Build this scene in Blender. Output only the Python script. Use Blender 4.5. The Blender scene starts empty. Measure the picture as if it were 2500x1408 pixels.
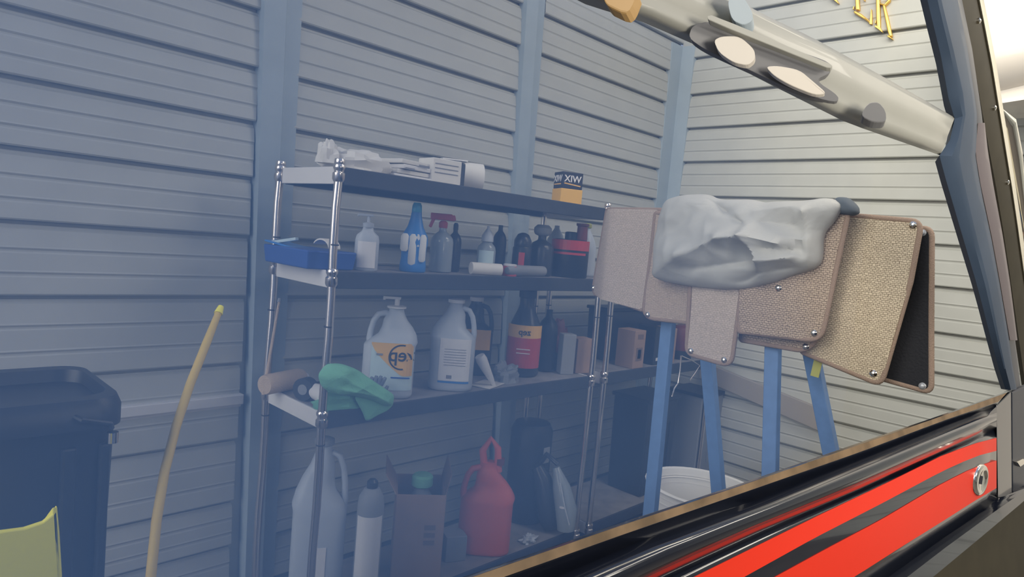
import bpy, bmesh, math, random
from mathutils import Vector, Matrix, noise

random.seed(7)
scene = bpy.context.scene
COL = scene.collection

# ------------------------------------------------------------------ camera
# world axes: X runs along the long wall (away, to the right), Y towards the long wall, Z up
FPX, CX, CY = 1632.0, 1250.0, 704.0
CAM = Vector((0.0, 0.0, 1.75))

def _ray(px, py):
    return Vector((px - CX, -(py - CY), -FPX))

AX = _ray(2850, 725).normalized()
AY = _ray(-411, 435)
AY = (AY - AX * AX.dot(AY)).normalized()
AZ = AX.cross(AY)
ROT = Matrix((AX, AY, AZ))            # camera space -> world

cam_data = bpy.data.cameras.new('camera')
cam_data.sensor_fit = 'HORIZONTAL'
cam_data.sensor_width = 36.0
cam_data.lens = 36.0 * FPX / 2500.0
cam_data.clip_start = 0.02
cam = bpy.data.objects.new('camera', cam_data)
COL.objects.link(cam)
cam.matrix_world = Matrix.Translation(CAM) @ ROT.to_4x4()
scene.camera = cam

# ------------------------------------------------------------------ world, lamps, exposure
world = bpy.data.worlds.new('daylight')
scene.world = world
world.use_nodes = True
bg = world.node_tree.nodes['Background']
bg.inputs[0].default_value = (0.62, 0.73, 1.0, 1)
bg.inputs[1].default_value = 0.50

def area_light(name, loc, target, sx, sy, power, color):
    d = bpy.data.lights.new(name, 'AREA')
    d.shape = 'RECTANGLE'; d.size = sx; d.size_y = sy
    d.energy = power; d.color = color
    o = bpy.data.objects.new(name, d)
    COL.objects.link(o)
    o.location = loc
    o.rotation_euler = (Vector(target) - Vector(loc)).to_track_quat('-Z', 'Y').to_euler()
    return o

# soft daylight coming in along the room from the open doors on the left
sun_d = bpy.data.lights.new('door_daylight', 'SUN')
sun_d.energy = 2.2; sun_d.angle = math.radians(50); sun_d.color = (1.0, 0.95, 0.82)
sun_o = bpy.data.objects.new('door_daylight', sun_d)
COL.objects.link(sun_o)
sun_o.rotation_euler = Vector((1.0, 0.04, -0.36)).to_track_quat('-Z', 'Y').to_euler()
# two ceiling shop lamps: one over the bright corner, one over the aisle (fixtures are built further down)
area_light('corner_lamp_light', (3.25, 0.25, 4.02), (4.1, 1.5, 1.2), 1.6, 0.9, 52, (1.0, 0.91, 0.74))
area_light('aisle_lamp_light', (3.7, -1.5, 3.55), (3.0, 1.2, 1.5), 1.8, 0.6, 34, (1.0, 0.92, 0.80))
# added fill light on the photographer's side, brightening the boat; no lamp stands there
area_light('boat_fill_light', (1.15, -0.85, 2.10), (1.1, 0.35, 1.65), 0.9, 0.5, 16, (1.0, 0.93, 0.80))

vs = scene.view_settings
vs.view_transform = 'Standard'
vs.look = 'None'
vs.exposure = 0.0
vs.gamma = 1.0
vs.use_curve_mapping = False
scene.cycles.use_light_tree = False
scene.cycles.max_bounces = 4
scene.cycles.diffuse_bounces = 3
scene.cycles.glossy_bounces = 3
scene.cycles.transmission_bounces = 4
scene.cycles.transparent_max_bounces = 4

# ------------------------------------------------------------------ helpers
def P(px, py, depth):
    """point at a distance along the view axis"""
    r = ROT @ (_ray(px, py) / FPX)
    return CAM + r * depth

def on(ax, v, px, py):
    r = ROT @ _ray(px, py)
    return CAM + r * ((v - CAM[ax]) / r[ax])

def depth_of(p):
    c = ROT.transposed() @ (Vector(p) - CAM)
    return -c.z

def mat(name, color, rough=0.6, metal=0.0, noise_amt=0.0, noise_scale=20.0, bump=0.0, bump_scale=80.0,
        coat=0.0, trans=0.0, spec=0.5, alpha=1.0, color2=None, ior=1.45):
    m = bpy.data.materials.new(name)
    m.use_nodes = True
    nt = m.node_tree
    b = nt.nodes['Principled BSDF']
    b.inputs['Base Color'].default_value = (*color, 1)
    b.inputs['Roughness'].default_value = rough
    b.inputs['Metallic'].default_value = metal
    b.inputs['Specular IOR Level'].default_value = spec
    b.inputs['Coat Weight'].default_value = coat
    b.inputs['Coat Roughness'].default_value = 0.03
    b.inputs['Transmission Weight'].default_value = trans
    b.inputs['IOR'].default_value = ior
    tc = None
    if noise_amt > 0 or bump > 0:
        tc = nt.nodes.new('ShaderNodeTexCoord')
    if noise_amt > 0:
        n = nt.nodes.new('ShaderNodeTexNoise')
        n.inputs['Scale'].default_value = noise_scale
        n.inputs['Detail'].default_value = 5
        r = nt.nodes.new('ShaderNodeValToRGB')
        c2 = color2 if color2 else tuple(max(0, c * (1 - noise_amt)) for c in color)
        r.color_ramp.elements[0].position = 0.35
        r.color_ramp.elements[0].color = (*c2, 1)
        r.color_ramp.elements[1].position = 0.65
        r.color_ramp.elements[1].color = (*color, 1)
        nt.links.new(tc.outputs['Object'], n.inputs['Vector'])
        nt.links.new(n.outputs['Fac'], r.inputs['Fac'])
        nt.links.new(r.outputs['Color'], b.inputs['Base Color'])
    if bump > 0:
        n2 = nt.nodes.new('ShaderNodeTexNoise')
        n2.inputs['Scale'].default_value = bump_scale
        n2.inputs['Detail'].default_value = 4
        bp = nt.nodes.new('ShaderNodeBump')
        bp.inputs['Strength'].default_value = bump
        bp.inputs['Distance'].default_value = 0.01
        nt.links.new(tc.outputs['Object'], n2.inputs['Vector'])
        nt.links.new(n2.outputs['Fac'], bp.inputs['Height'])
        nt.links.new(bp.outputs['Normal'], b.inputs['Normal'])
    return m

def weave_mat(name, c1, c2, c3, scale=60.0, strength=0.8, across=False):
    """coarse basket weave in the plane of the hanging mats (local Y, Z)"""
    m = bpy.data.materials.new(name)
    m.use_nodes = True
    nt = m.node_tree
    b = nt.nodes['Principled BSDF']
    b.inputs['Roughness'].default_value = 0.85
    b.inputs['Specular IOR Level'].default_value = 0.2
    tc = nt.nodes.new('ShaderNodeTexCoord')
    sp = nt.nodes.new('ShaderNodeSeparateXYZ')
    cb = nt.nodes.new('ShaderNodeCombineXYZ')
    nt.links.new(tc.outputs['Object'], sp.inputs[0])
    nt.links.new(sp.outputs['Y'], cb.inputs['X'])
    nt.links.new(sp.outputs['Z'], cb.inputs['Y'])
    br = nt.nodes.new('ShaderNodeTexBrick')
    br.inputs['Scale'].default_value = scale
    br.inputs['Color1'].default_value = (*c1, 1)
    br.inputs['Color2'].default_value = (*c2, 1)
    br.inputs['Mortar'].default_value = (*c3, 1)
    br.inputs['Mortar Size'].default_value = 0.045
    br.inputs['Mortar Smooth'].default_value = 0.8
    br.inputs['Brick Width'].default_value = 0.9 if not across else 1.3
    br.inputs['Row Height'].default_value = 0.5 if not across else 0.35
    ns = nt.nodes.new('ShaderNodeTexNoise')
    ns.inputs['Scale'].default_value = 110
    ns.inputs['Detail'].default_value = 6
    mx = nt.nodes.new('ShaderNodeMixRGB')
    mx.blend_type = 'MULTIPLY'
    mx.inputs['Fac'].default_value = 0.55
    rp = nt.nodes.new('ShaderNodeValToRGB')
    rp.color_ramp.elements[0].color = (0.72, 0.70, 0.67, 1)
    rp.color_ramp.elements[0].position = 0.3
    rp.color_ramp.elements[1].color = (1.1, 1.1, 1.08, 1)
    rp.color_ramp.elements[1].position = 0.7
    bp = nt.nodes.new('ShaderNodeBump')
    bp.inputs['Strength'].default_value = strength
    bp.inputs['Distance'].default_value = 0.006
    iv = nt.nodes.new('ShaderNodeMath'); iv.operation = 'SUBTRACT'; iv.inputs[0].default_value = 1.0
    dn = nt.nodes.new('ShaderNodeTexNoise'); dn.inputs['Scale'].default_value = 55; dn.inputs['Detail'].default_value = 3
    vm = nt.nodes.new('ShaderNodeVectorMath'); vm.operation = 'SCALE'; vm.inputs['Scale'].default_value = 0.012
    va = nt.nodes.new('ShaderNodeVectorMath'); va.operation = 'ADD'
    nt.links.new(tc.outputs['Object'], dn.inputs['Vector'])
    nt.links.new(dn.outputs['Color'], vm.inputs[0])
    nt.links.new(cb.outputs[0], va.inputs[0]); nt.links.new(vm.outputs[0], va.inputs[1])
    nt.links.new(va.outputs[0], br.inputs['Vector'])
    nt.links.new(tc.outputs['Object'], ns.inputs['Vector'])
    nt.links.new(ns.outputs['Fac'], rp.inputs['Fac'])
    nt.links.new(br.outputs['Color'], mx.inputs['Color1'])
    nt.links.new(rp.outputs['Color'], mx.inputs['Color2'])
    nt.links.new(mx.outputs['Color'], b.inputs['Base Color'])
    nt.links.new(br.outputs['Fac'], iv.inputs[1])
    nt.links.new(iv.outputs[0], bp.inputs['Height'])
    nt.links.new(bp.outputs['Normal'], b.inputs['Normal'])
    return m

def tag(o, label=None, cat=None, group=None, kind=None):
    if label: o['label'] = label
    if cat: o['category'] = cat
    if group: o['group'] = group
    if kind: o['kind'] = kind
    return o

def thing(name, label, cat, loc, rz=0.0, group=None):
    o = bpy.data.objects.new(name, None)
    o.empty_display_size = 0.05
    COL.objects.link(o)
    o.location = loc
    o.rotation_euler = (0, 0, rz)
    o['label'] = label; o['category'] = cat
    if group: o['group'] = group
    return o

class MB:
    """collects shapes for ONE mesh object; origin is subtracted from world points"""
    def __init__(self, origin=(0, 0, 0)):
        self.bm = bmesh.new()
        self.o = Vector(origin)
    def v(self, p):
        return self.bm.verts.new(Vector(p) - self.o)
    def face(self, vs):
        try:
            return self.bm.faces.new(vs)
        except ValueError:
            return None
    def box(self, c, s, rz=0.0, rx=0.0, ry=0.0, taper=1.0):
        M = Matrix.Rotation(rz, 3, 'Z') @ Matrix.Rotation(ry, 3, 'Y') @ Matrix.Rotation(rx, 3, 'X')
        c = Vector(c)
        vv = []
        for z in (-.5, .5):
            k = taper if z > 0 else 1.0
            for (x, y) in ((-.5, -.5), (.5, -.5), (.5, .5), (-.5, .5)):
                vv.append(self.v(c + M @ Vector((x * s[0] * k, y * s[1] * k, z * s[2]))))
        for f in ((3, 2, 1, 0), (4, 5, 6, 7), (0, 1, 5, 4), (1, 2, 6, 5), (2, 3, 7, 6), (3, 0, 4, 7)):
            self.face([vv[i] for i in f])
        return self
    def rings(self, rings, cap=True, close=True):
        """list of rings of points (world), skinned one to the next"""
        R = [[self.v(p) for p in r] for r in rings]
        n = len(R[0])
        for a, b in zip(R[:-1], R[1:]):
            for i in range(n if close else n - 1):
                j = (i + 1) % n
                self.face([a[i], a[j], b[j], b[i]])
        if cap and close:
            self.face(list(reversed(R[0])))
            self.face(R[-1])
        return R
    def tube(self, pts, r, n=10, cap=True):
        pts = [Vector(p) for p in pts]
        rr = r if isinstance(r, (list, tuple)) else [r] * len(pts)
        up = None
        rings = []
        for i, p in enumerate(pts):
            t = (pts[min(i + 1, len(pts) - 1)] - pts[max(i - 1, 0)]).normalized()
            if up is None:
                up = t.orthogonal().normalized()
            up = (up - t * up.dot(t)).normalized()
            s = t.cross(up)
            rings.append([p + (up * math.cos(a) + s * math.sin(a)) * rr[i] for a in [2 * math.pi * k / n for k in range(n)]])
        self.rings(rings, cap)
        return self
    def lathe(self, prof, c=(0, 0, 0), n=20, sx=1.0, sy=1.0, sq=2.0, rz=0.0):
        """prof = [(r, z)...]; sq>2 squares the section off"""
        c = Vector(c)
        rings = []
        for (r, z) in prof:
            ring = []
            for k in range(n):
                a = 2 * math.pi * k / n
                ca, sa = math.cos(a), math.sin(a)
                x = math.copysign(abs(ca) ** (2 / sq), ca) * r * sx
                y = math.copysign(abs(sa) ** (2 / sq), sa) * r * sy
                ring.append(c + Vector((x * math.cos(rz) - y * math.sin(rz), x * math.sin(rz) + y * math.cos(rz), z)))
            rings.append(ring)
        self.rings(rings)
        return self
    def prism(self, poly, vec):
        """a flat outline (world points) pushed along vec"""
        vec = Vector(vec)
        a = [self.v(p) for p in poly]
        b = [self.v(Vector(p) + vec) for p in poly]
        self.face(a); self.face(list(reversed(b)))
        n = len(a)
        for i in range(n):
            j = (i + 1) % n
            self.face([a[j], a[i], b[i], b[j]])
        return self
    def build(self, name, m, parent=None, smooth=False, bevel=0.0, angle=40, seg=2, subsurf=0):
        bmesh.ops.recalc_face_normals(self.bm, faces=self.bm.faces[:])
        me = bpy.data.meshes.new(name)
        self.bm.to_mesh(me); self.bm.free()
        o = bpy.data.objects.new(name, me)
        COL.objects.link(o)
        if isinstance(m, (list, tuple)):
            for q in m: me.materials.append(q)
        else:
            me.materials.append(m)
        if parent is not None:
            o.parent = parent
        else:
            o.location = self.o
        if bevel > 0:
            md = o.modifiers.new('bevel', 'BEVEL')
            md.width = bevel; md.segments = seg; md.limit_method = 'ANGLE'
            md.angle_limit = math.radians(angle)
        if subsurf:
            md = o.modifiers.new('sub', 'SUBSURF'); md.levels = subsurf; md.render_levels = subsurf
        if smooth:
            for p in me.polygons: p.use_smooth = True
            if not subsurf:
                try:
                    me.set_sharp_from_angle(angle=math.radians(angle))
                except Exception:
                    pass
        return o

def text_mesh(name, body, m, parent, size, to_local, extrude=0.002, mirror=True, align='CENTER'):
    """lettering as a thin solid; to_local maps (u, v, w) to the parent's space"""
    c = bpy.data.curves.new('lettering', 'FONT')
    c.body = body; c.size = size; c.extrude = extrude
    c.align_x = align; c.align_y = 'CENTER'
    c.offset = size * 0.012
    tmp = bpy.data.objects.new('lettering', c)
    me = bpy.data.meshes.new_from_object(tmp)
    bpy.data.objects.remove(tmp); bpy.data.curves.remove(c)
    for v in me.vertices:
        u = -v.co.x if mirror else v.co.x
        v.co = to_local(u, v.co.y, v.co.z)
    o = bpy.data.objects.new(name, me)
    COL.objects.link(o)
    me.materials.clear(); me.materials.append(m)
    o.parent = parent
    return o

def smooth_poly(pts, k=3):
    """corner-cutting of a closed 2-D outline"""
    for _ in range(k):
        out = []
        n = len(pts)
        for i in range(n):
            a, b = Vector(pts[i]), Vector(pts[(i + 1) % n])
            out += [a * .8 + b * .2, a * .2 + b * .8]
        pts = out
    return pts

def round_corners(pts, r, seg=5):
    out = []
    n = len(pts)
    for i in range(n):
        p = Vector(pts[i]); a = Vector(pts[i - 1]); b = Vector(pts[(i + 1) % n])
        da, db = (a - p), (b - p)
        rr = r[i] if isinstance(r, (list, tuple)) else r
        ra = min(rr, da.length * .45); rb = min(rr, db.length * .45)
        p0 = p + da.normalized() * ra; p1 = p + db.normalized() * rb
        for s in range(seg + 1):
            t = s / seg
            out.append(p0 * (1 - t) ** 2 + p * 2 * t * (1 - t) + p1 * t * t)
    return out

# ------------------------------------------------------------------ materials
M = {}
M['siding'] = mat('siding_cream', (0.50, 0.505, 0.47), 0.5, noise_amt=0.05, noise_scale=6)
M['trim'] = mat('trim_blue_grey', (0.38, 0.45, 0.50), 0.5, noise_amt=0.06, noise_scale=8)
M['rail_pale'] = mat('rail_pale', (0.72, 0.70, 0.68), 0.5)
M['concrete'] = mat('concrete', (0.20, 0.18, 0.16), 0.7, noise_amt=0.35, noise_scale=5, bump=0.2)
M['chrome'] = mat('chrome_post', (0.80, 0.74, 0.70), 0.22, 1.0)
M['chrome_bright'] = mat('chrome_bright', (0.92, 0.88, 0.80), 0.06, 1.0)
M['collar'] = mat('collar_black', (0.03, 0.03, 0.035), 0.5)
M['shelf_dark'] = mat('shelf_dark', (0.045, 0.05, 0.062), 0.6, noise_amt=0.2, noise_scale=15)
M['shelf_top'] = mat('shelf_dusty', (0.33, 0.31, 0.31), 0.7, noise_amt=0.3, noise_scale=12)
M['end_white'] = mat('end_plate_white', (0.80, 0.78, 0.77), 0.45)
M['black_plastic'] = mat('black_plastic', (0.018, 0.02, 0.024), 0.42)
M['dark_plastic'] = mat('dark_plastic', (0.035, 0.038, 0.045), 0.3)
M['yellow'] = mat('yellow_plastic', (0.95, 0.86, 0.06), 0.5)
M['pole'] = mat('broom_pole', (0.62, 0.44, 0.10), 0.55)
M['hull'] = mat('hull_black', (0.012, 0.015, 0.026), 0.13, coat=0.4, spec=0.55)
M['jamb'] = mat('jamb_navy', (0.045, 0.068, 0.108), 0.5, spec=0.2, noise_amt=0.12, noise_scale=9)
M['jamb_dark'] = mat('jamb_dark', (0.020, 0.026, 0.045), 0.35)
M['plum'] = mat('jamb_plum', (0.11, 0.085, 0.095), 0.4)
M['red'] = mat('stripe_red', (0.90, 0.045, 0.020), 0.42, spec=0.12)
M['olive'] = mat('post_olive', (0.050, 0.041, 0.024), 0.55, spec=0.2, noise_amt=0.2, noise_scale=14)
M['cream'] = mat('cream_gloss', (0.78, 0.72, 0.55), 0.25)
M['white_gloss'] = mat('white_gloss', (0.80, 0.74, 0.66), 0.2, coat=0.5)
M['white'] = mat('white_plain', (0.80, 0.79, 0.77), 0.5)
M['paper'] = mat('paper_white', (0.78, 0.75, 0.70), 0.8)
M['gold'] = mat('gold_letter', (0.90, 0.58, 0.14), 0.28, 0.75)
M['reflection_grey'] = mat('reflection_grey', (0.36, 0.355, 0.315), 0.42, coat=0.1, noise_amt=0.08, noise_scale=5)  # grey of the reflection in the body crease, set as a colour
M['reflection_dark'] = mat('reflection_dark', (0.13, 0.13, 0.14), 0.35)
M['oval'] = mat('reflection_pale', (0.66, 0.60, 0.52), 0.4)
M['tan'] = mat('reflected_tan', (0.55, 0.33, 0.12), 0.5)
M['blue_steel'] = mat('blue_steel', (0.13, 0.24, 0.47), 0.5, noise_amt=0.12, noise_scale=30)
M['binding'] = mat('binding_brown', (0.36, 0.26, 0.20), 0.9, bump=0.5, bump_scale=250)
M['weave_a'] = weave_mat('weave_fine', (0.62, 0.52, 0.45), (0.57, 0.48, 0.41), (0.38, 0.31, 0.26), 66, 0.5)
M['weave_b'] = weave_mat('weave_dense', (0.56, 0.44, 0.34), (0.50, 0.39, 0.30), (0.20, 0.15, 0.12), 66, 0.9)
M['weave_c'] = weave_mat('weave_coarse', (0.74, 0.62, 0.46), (0.64, 0.53, 0.39), (0.36, 0.28, 0.20), 74, 1.0)
M['weave_d'] = weave_mat('weave_lined', (0.58, 0.47, 0.38), (0.53, 0.42, 0.34), (0.38, 0.30, 0.24), 60, 0.6, across=True)
M['rubber'] = mat('mat_rubber', (0.012, 0.013, 0.018), 0.75, bump=0.3, bump_scale=120)
M['tarp'] = mat('tarp_grey', (0.50, 0.495, 0.465), 0.7, bump=0.12, bump_scale=60)
M['cloth_slate'] = mat('cloth_slate', (0.11, 0.13, 0.15), 0.85)
M['milk'] = mat('milky_plastic', (0.50, 0.54, 0.60), 0.4, noise_amt=0.05, noise_scale=6)
M['clear'] = mat('clear_plastic', (0.55, 0.62, 0.68), 0.15, trans=0.55)
M['label_white'] = mat('label_white', (0.80, 0.78, 0.77), 0.5)
M['label_pale'] = mat('label_pale_blue', (0.56, 0.70, 0.74), 0.5)
M['label_orange'] = mat('label_orange', (0.80, 0.47, 0.12), 0.5)
M['ink'] = mat('ink_black', (0.02, 0.02, 0.03), 0.5)
M['ink_grey'] = mat('ink_grey', (0.25, 0.25, 0.28), 0.6)
M['blue'] = mat('bright_blue', (0.04, 0.22, 0.62), 0.35)
M['cyan'] = mat('cyan_blue', (0.05, 0.36, 0.62), 0.35)
M['deep_blue'] = mat('deep_blue', (0.03, 0.10, 0.40), 0.5)
M['red_plastic'] = mat('red_plastic', (0.52, 0.05, 0.05), 0.4)
M['red_jug'] = mat('red_jug', (0.72, 0.13, 0.09), 0.45)
M['maroon'] = mat('maroon', (0.20, 0.05, 0.05), 0.45)
M['card'] = mat('cardboard', (0.42, 0.28, 0.21), 0.85, noise_amt=0.12, noise_scale=10)
M['card_dark'] = mat('cardboard_inside', (0.22, 0.15, 0.12), 0.9)
M['green'] = mat('green_cloth', (0.20, 0.52, 0.33), 0.85, bump=0.3, bump_scale=90)
M['grey_glove'] = mat('grey_rubber', (0.20, 0.24, 0.33), 0.7)
M['sponge'] = mat('sponge_tan', (0.62, 0.48, 0.36), 0.95, bump=0.6, bump_scale=200)
M['filter_yellow'] = mat('filter_yellow', (0.80, 0.46, 0.07), 0.5)
M['silver'] = mat('silver_grey', (0.45, 0.46, 0.48), 0.35, 0.4)
M['grey'] = mat('mid_grey', (0.28, 0.29, 0.31), 0.6)
M['plank_grey'] = mat('plank_grey', (0.36, 0.33, 0.31), 0.6)
M['reflection_strip'] = mat('reflection_strip', (0.24, 0.155, 0.085), 0.45, noise_amt=0.45, noise_scale=22, spec=0.25)  # brown reflection in the black paint, set as a colour
M['lime'] = mat('lime_tag', (0.40, 0.40, 0.10), 0.6)

# ================================================================== THE ROOM
YW, XW = 2.95, 4.70          # the long wall and the wall across the corner
ZTOP = 4.05
Z_L = [0.0, 0.22, 0.43, 0.72, 1.07, 1.372, 1.642, 1.90, 2.142, 2.375, 2.62, 2.89, 3.13, 3.37, 3.61, 3.85, ZTOP]
Z_R = [0.0, 0.23, 0.48, 0.72, 0.96, 1.16, 1.40, 1.675, 1.925, 2.185, 2.45, 2.71, 2.97, 3.25, 3.545, 3.80, ZTOP]

def siding_board(mb, axis, a0, a1, wall, z0, z1):
    """one lap board between two heights, with its lip and two pressed ribs"""
    h = z1 - z0
    prof = [(0.0, z0 + .020), (0.030, z0 + .020), (0.034, z0 + .026)]
    for f in (.36, .68):
        zz = z0 + h * f
        o = 0.034 - 0.012 * f
        prof += [(o, zz - .012), (o - .0025, zz - .006), (o - .0025, zz), (o + .002, zz + .008), (o, zz + .014)]
    prof += [(0.018, z1 - .012), (0.008, z1 - .004), (0.008, z1 + .004), (0.0, z1 + .004)]
    rings = []
    for a in (a0, a1):
        if axis == 0:
            rings.append([Vector((a, wall - o, z)) for (o, z) in prof])
        else:
            rings.append([Vector((wall - o, a, z)) for (o, z) in prof])
    mb.rings(rings)

def make_wall(name, axis, wall, spans, levels, label):
    mb = MB()
    a0, a1 = spans[0][0], spans[-1][1]
    if axis == 0:
        mb.box(((a0 + a1) / 2, wall + .06, ZTOP / 2), (abs(a1 - a0), .1, ZTOP))
    else:
        mb.box((wall + .06, (a0 + a1) / 2, ZTOP / 2), (.1, abs(a1 - a0), ZTOP))
    w = mb.build(name, M['siding'])
    tag(w, label, 'wall', kind='structure')
    for (s0, s1) in spans:
        for z0, z1 in zip(levels[:-1], levels[1:]):
            b = MB()
            siding_board(b, axis, s0, s1, wall, z0, z1)
            b.build('siding_board', M['siding'], w)
    return w

make_wall('wall_left', 0, YW, [(-1.2, 1.30), (1.46, 2.93), (3.07, XW)], Z_L, 'long siding wall behind the shelving, grey in the shade')
make_wall('wall_right', 1, XW, [(-3.6, 0.3), (0.3, YW - .03)], Z_R, 'bright cream siding wall behind the hanging mats')

def trim_post(n, poly_px, protr, label):
    """a sheet-metal post on the long wall, edges followed down the wall"""
    mb = MB()
    (l0, r0), (l1, r1) = poly_px       # X at the top, X at the bottom
    rings = []
    for z, l, r in ((0, l1, r1), (ZTOP, l0, r0)):
        rings.append([Vector((l, YW, z)), Vector((l + .006, YW - protr, z)), Vector((l + (r - l) * .55, YW - protr, z)),
                      Vector((l + (r - l) * .62, YW - protr * .62, z)), Vector((r, YW - protr * .55, z)), Vector((r, YW, z))])
    mb.rings(rings)
    o = mb.build('trim_%d' % n, M['trim'])
    return tag(o, label, 'trim', kind='structure')

trim_post(1, ((1.25, 1.46), (1.36, 1.52)), .06, 'wide blue-grey post on the long wall left of the shelving')
trim_post(2, ((2.84, 3.04), (2.98, 3.14)), .06, 'blue-grey post on the long wall above the filter box')
# the corner post
mb = MB()
for (z0, z1) in ((0, 3.36),):
    ring = lambda z: [Vector((XW - .19, YW, z)), Vector((XW - .185, YW - .035, z)), Vector((XW - .05, YW - .04, z)), Vector((XW - .035, YW - .14, z)), Vector((XW, YW - .145, z)), Vector((XW, YW, z))]
    mb.rings([ring(z0), ring(z1)])
tag(mb.build('trim_3', M['trim']), 'blue-grey corner post where the two siding walls meet', 'trim', kind='structure')

mb = MB()
mb.box((1.5, 0.0, -.05), (11.0, 9.0, .1))
tag(mb.build('floor', M['concrete']), 'dark concrete garage floor', 'floor', kind='structure')
# wall behind the photographer: seen only in the polished black paint
make_wall('wall_back', 0, -3.55, [(-3.0, 1.5), (1.5, 6.0)], [z for z in Z_L[:12]], 'siding wall opposite the shelving')

# pale rail along the foot of the long wall
mb = MB()
mb.box((0.72, YW - .03, .925), (1.18, .05, .045))
mb.box((0.72, YW - .015, .895), (1.18, .03, .02))
o = mb.build('baseboard_left', M['rail_pale'], bevel=.004)
tag(o, 'pale horizontal rail low on the long wall', 'rail', kind='structure')

# ================================================================== SHELVING UNIT
SX0, SX1, SY0, SY1 = 1.30, 2.94, 2.20, 2.66
S_Z = [0.16, 1.035, 1.570, 1.955]        # upper faces of the boards

def shelving(name, label, x0, x1, levels, post_top, group=None, ends=True):
    t = thing(name, label, 'shelf', (x0, SY0, 0), 0, group)
    org = Vector((x0, SY0, 0))
    for (x, y) in ((x0, SY0), (x1, SY0), (x0, SY1), (x1, SY1)):
        mb = MB(org)
        pts = []
        for i in range(13):
            z = 0.0 + post_top * i / 12
            pts.append((x + .004 * math.sin(z * 9 + x), y + .003 * math.cos(z * 7 + x), z))
        mb.tube(pts, .0165, 12)
        p = mb.build('post', M['chrome'], t, smooth=True)
        cb = MB(org)
        cb.lathe([(.0175, 0), (.020, .004), (.020, .018), (.0175, .022)], (x, y, post_top - .012), 12)
        cb.build('post_cap', M['chrome'], p, smooth=True)
        for zl in levels:
            cb = MB(org)
            cb.lathe([(.018, -.045), (.024, -.035), (.024, -.012), (.019, -.008), (.019, -.002), (.023, .004), (.023, .016), (.018, .022)], (x, y, zl - .01), 12)
            cb.build('collar', M['chrome'], p, smooth=True)
        for zl in (levels[1] + .33, levels[2] + .1, levels[1] - .12):
            cb = MB(org)
            cb.lathe([(.0169, -.003), (.0176, -.002), (.0176, .002), (.0169, .003)], (x, y, zl), 12)
            cb.build('notch_ring', M['collar'], p, smooth=True)
    for zl in levels:
        mb = MB(org)
        mb.box(((x0 + x1) / 2, (SY0 + SY1) / 2, zl - .006), (x1 - x0 - .03, SY1 - SY0 - .03, .012))
        s = mb.build('shelf_board', M['shelf_top'], t, bevel=.002)
        for y in (SY0 + .006, SY1 - .006):
            mb = MB(org)
            mb.box(((x0 + x1) / 2, y, zl - .030), (x1 - x0 - .044, .014, .066))
            mb.build('edge_beam', M['shelf_dark'], s, bevel=.004)
        if ends:
            for x in (x0 + .002, x1 - .002):
                mb = MB(org)
                mb.box((x, (SY0 + SY1) / 2, zl - .030), (.012, SY1 - SY0 - .05, .064))
                mb.build('end_plate', M['end_white'], s, bevel=.003)
    return t

shelving('shelving_unit', 'four-tier shelving unit with chrome posts and white end plates', SX0, SX1, S_Z, 1.975)
S2X0, S2X1 = 3.06, 4.28
shelving('shelving_unit', 'lower shelving unit of boxes half hidden behind the hanging mats', S2X0, S2X1, [0.16, 1.04, 1.555], 1.60)

# ------------------------------------------------------------------ placing on a shelf
def spot(px, py, back):
    """point of the plane BACK metres behind the shelf front, at pixel column px (read near row py)"""
    p = on(1, SY0 + back, px, py)
    return p, depth_of(p) / FPX          # metres per pixel there

def base(px, py, back, level):
    p, s = spot(px, py, back)
    return Vector((p.x, p.y, S_Z[level] + .0005)), s

FACE = math.radians(0)
def toward_cam(p):
    d = CAM - Vector(p)
    return math.atan2(d.y, d.x) + math.pi / 2      # rotation that turns local -Y to the camera

def bottle(name, label, px, py, back, level, w_px, h_px, prof, m, cap=None, lab=None, sy=1.0, sq=2.0, group=None, cat='bottle', neck=None, rz=None):
    """prof: [(r 0..1 of half width, z 0..1)] body; cap: (prof, material, name); lab: (z0, z1, frac of half-width, material)"""
    loc, s = base(px, py, back, level)
    if rz is None: rz = toward_cam(loc)
    t = thing(name, label, cat, loc, rz, group)
    R, Hh = w_px * s / 2, h_px * s
    MB_ = MB(); MB_.lathe([(r * R, z * Hh) for (r, z) in prof], sy=sy, sq=sq, n=24)
    MB_.build('body', m, t, smooth=True, angle=50)
    if cap:
        for (cprof, cm, cname) in cap:
            b = MB(); b.lathe([(r * R, z * Hh) for (r, z) in cprof], n=16)
            b.build(cname, cm, t, smooth=True)
    if lab:
        for (z0, z1, f, lm, spread) in lab:
            b = MB(); n = 14
            ring = []
            for z in (z0, z1):
                ring.append([])
                for k in range(n + 1):
                    a = -math.pi / 2 + math.radians(spread) * (k / n - .5) * 2
                    ca, sa = math.cos(a), math.sin(a)
                    x = math.copysign(abs(ca) ** (2 / sq), ca) * R * f
                    y = math.copysign(abs(sa) ** (2 / sq), sa) * R * f * sy
                    ring[-1].append(Vector((x, y - .001, z * Hh)))
            outer = [p + Vector((0, -.001, 0)) for p in ring[0]], [p + Vector((0, -.001, 0)) for p in ring[1]]
            A = [[b.v(p) for p in r] for r in (ring[0], outer[0], outer[1], ring[1])]
            for q in range(4):
                r0, r1 = A[q], A[(q + 1) % 4]
                for k in range(n):
                    b.face([r0[k], r0[k + 1], r1[k + 1], r1[k]])
            b.build('label', lm, t)
    return t, R, Hh

CYL = [(.80, 0), (.97, .02), (1, .05), (1, .66), (.93, .74), (.7, .82), (.36, .88), (.32, .92), (.32, 1)]
JUGP = [(.86, 0), (.98, .02), (1, .05), (1, .52), (.97, .60), (.80, .72), (.52, .84), (.30, .92), (.24, .95), (.24, 1.0)]

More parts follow.
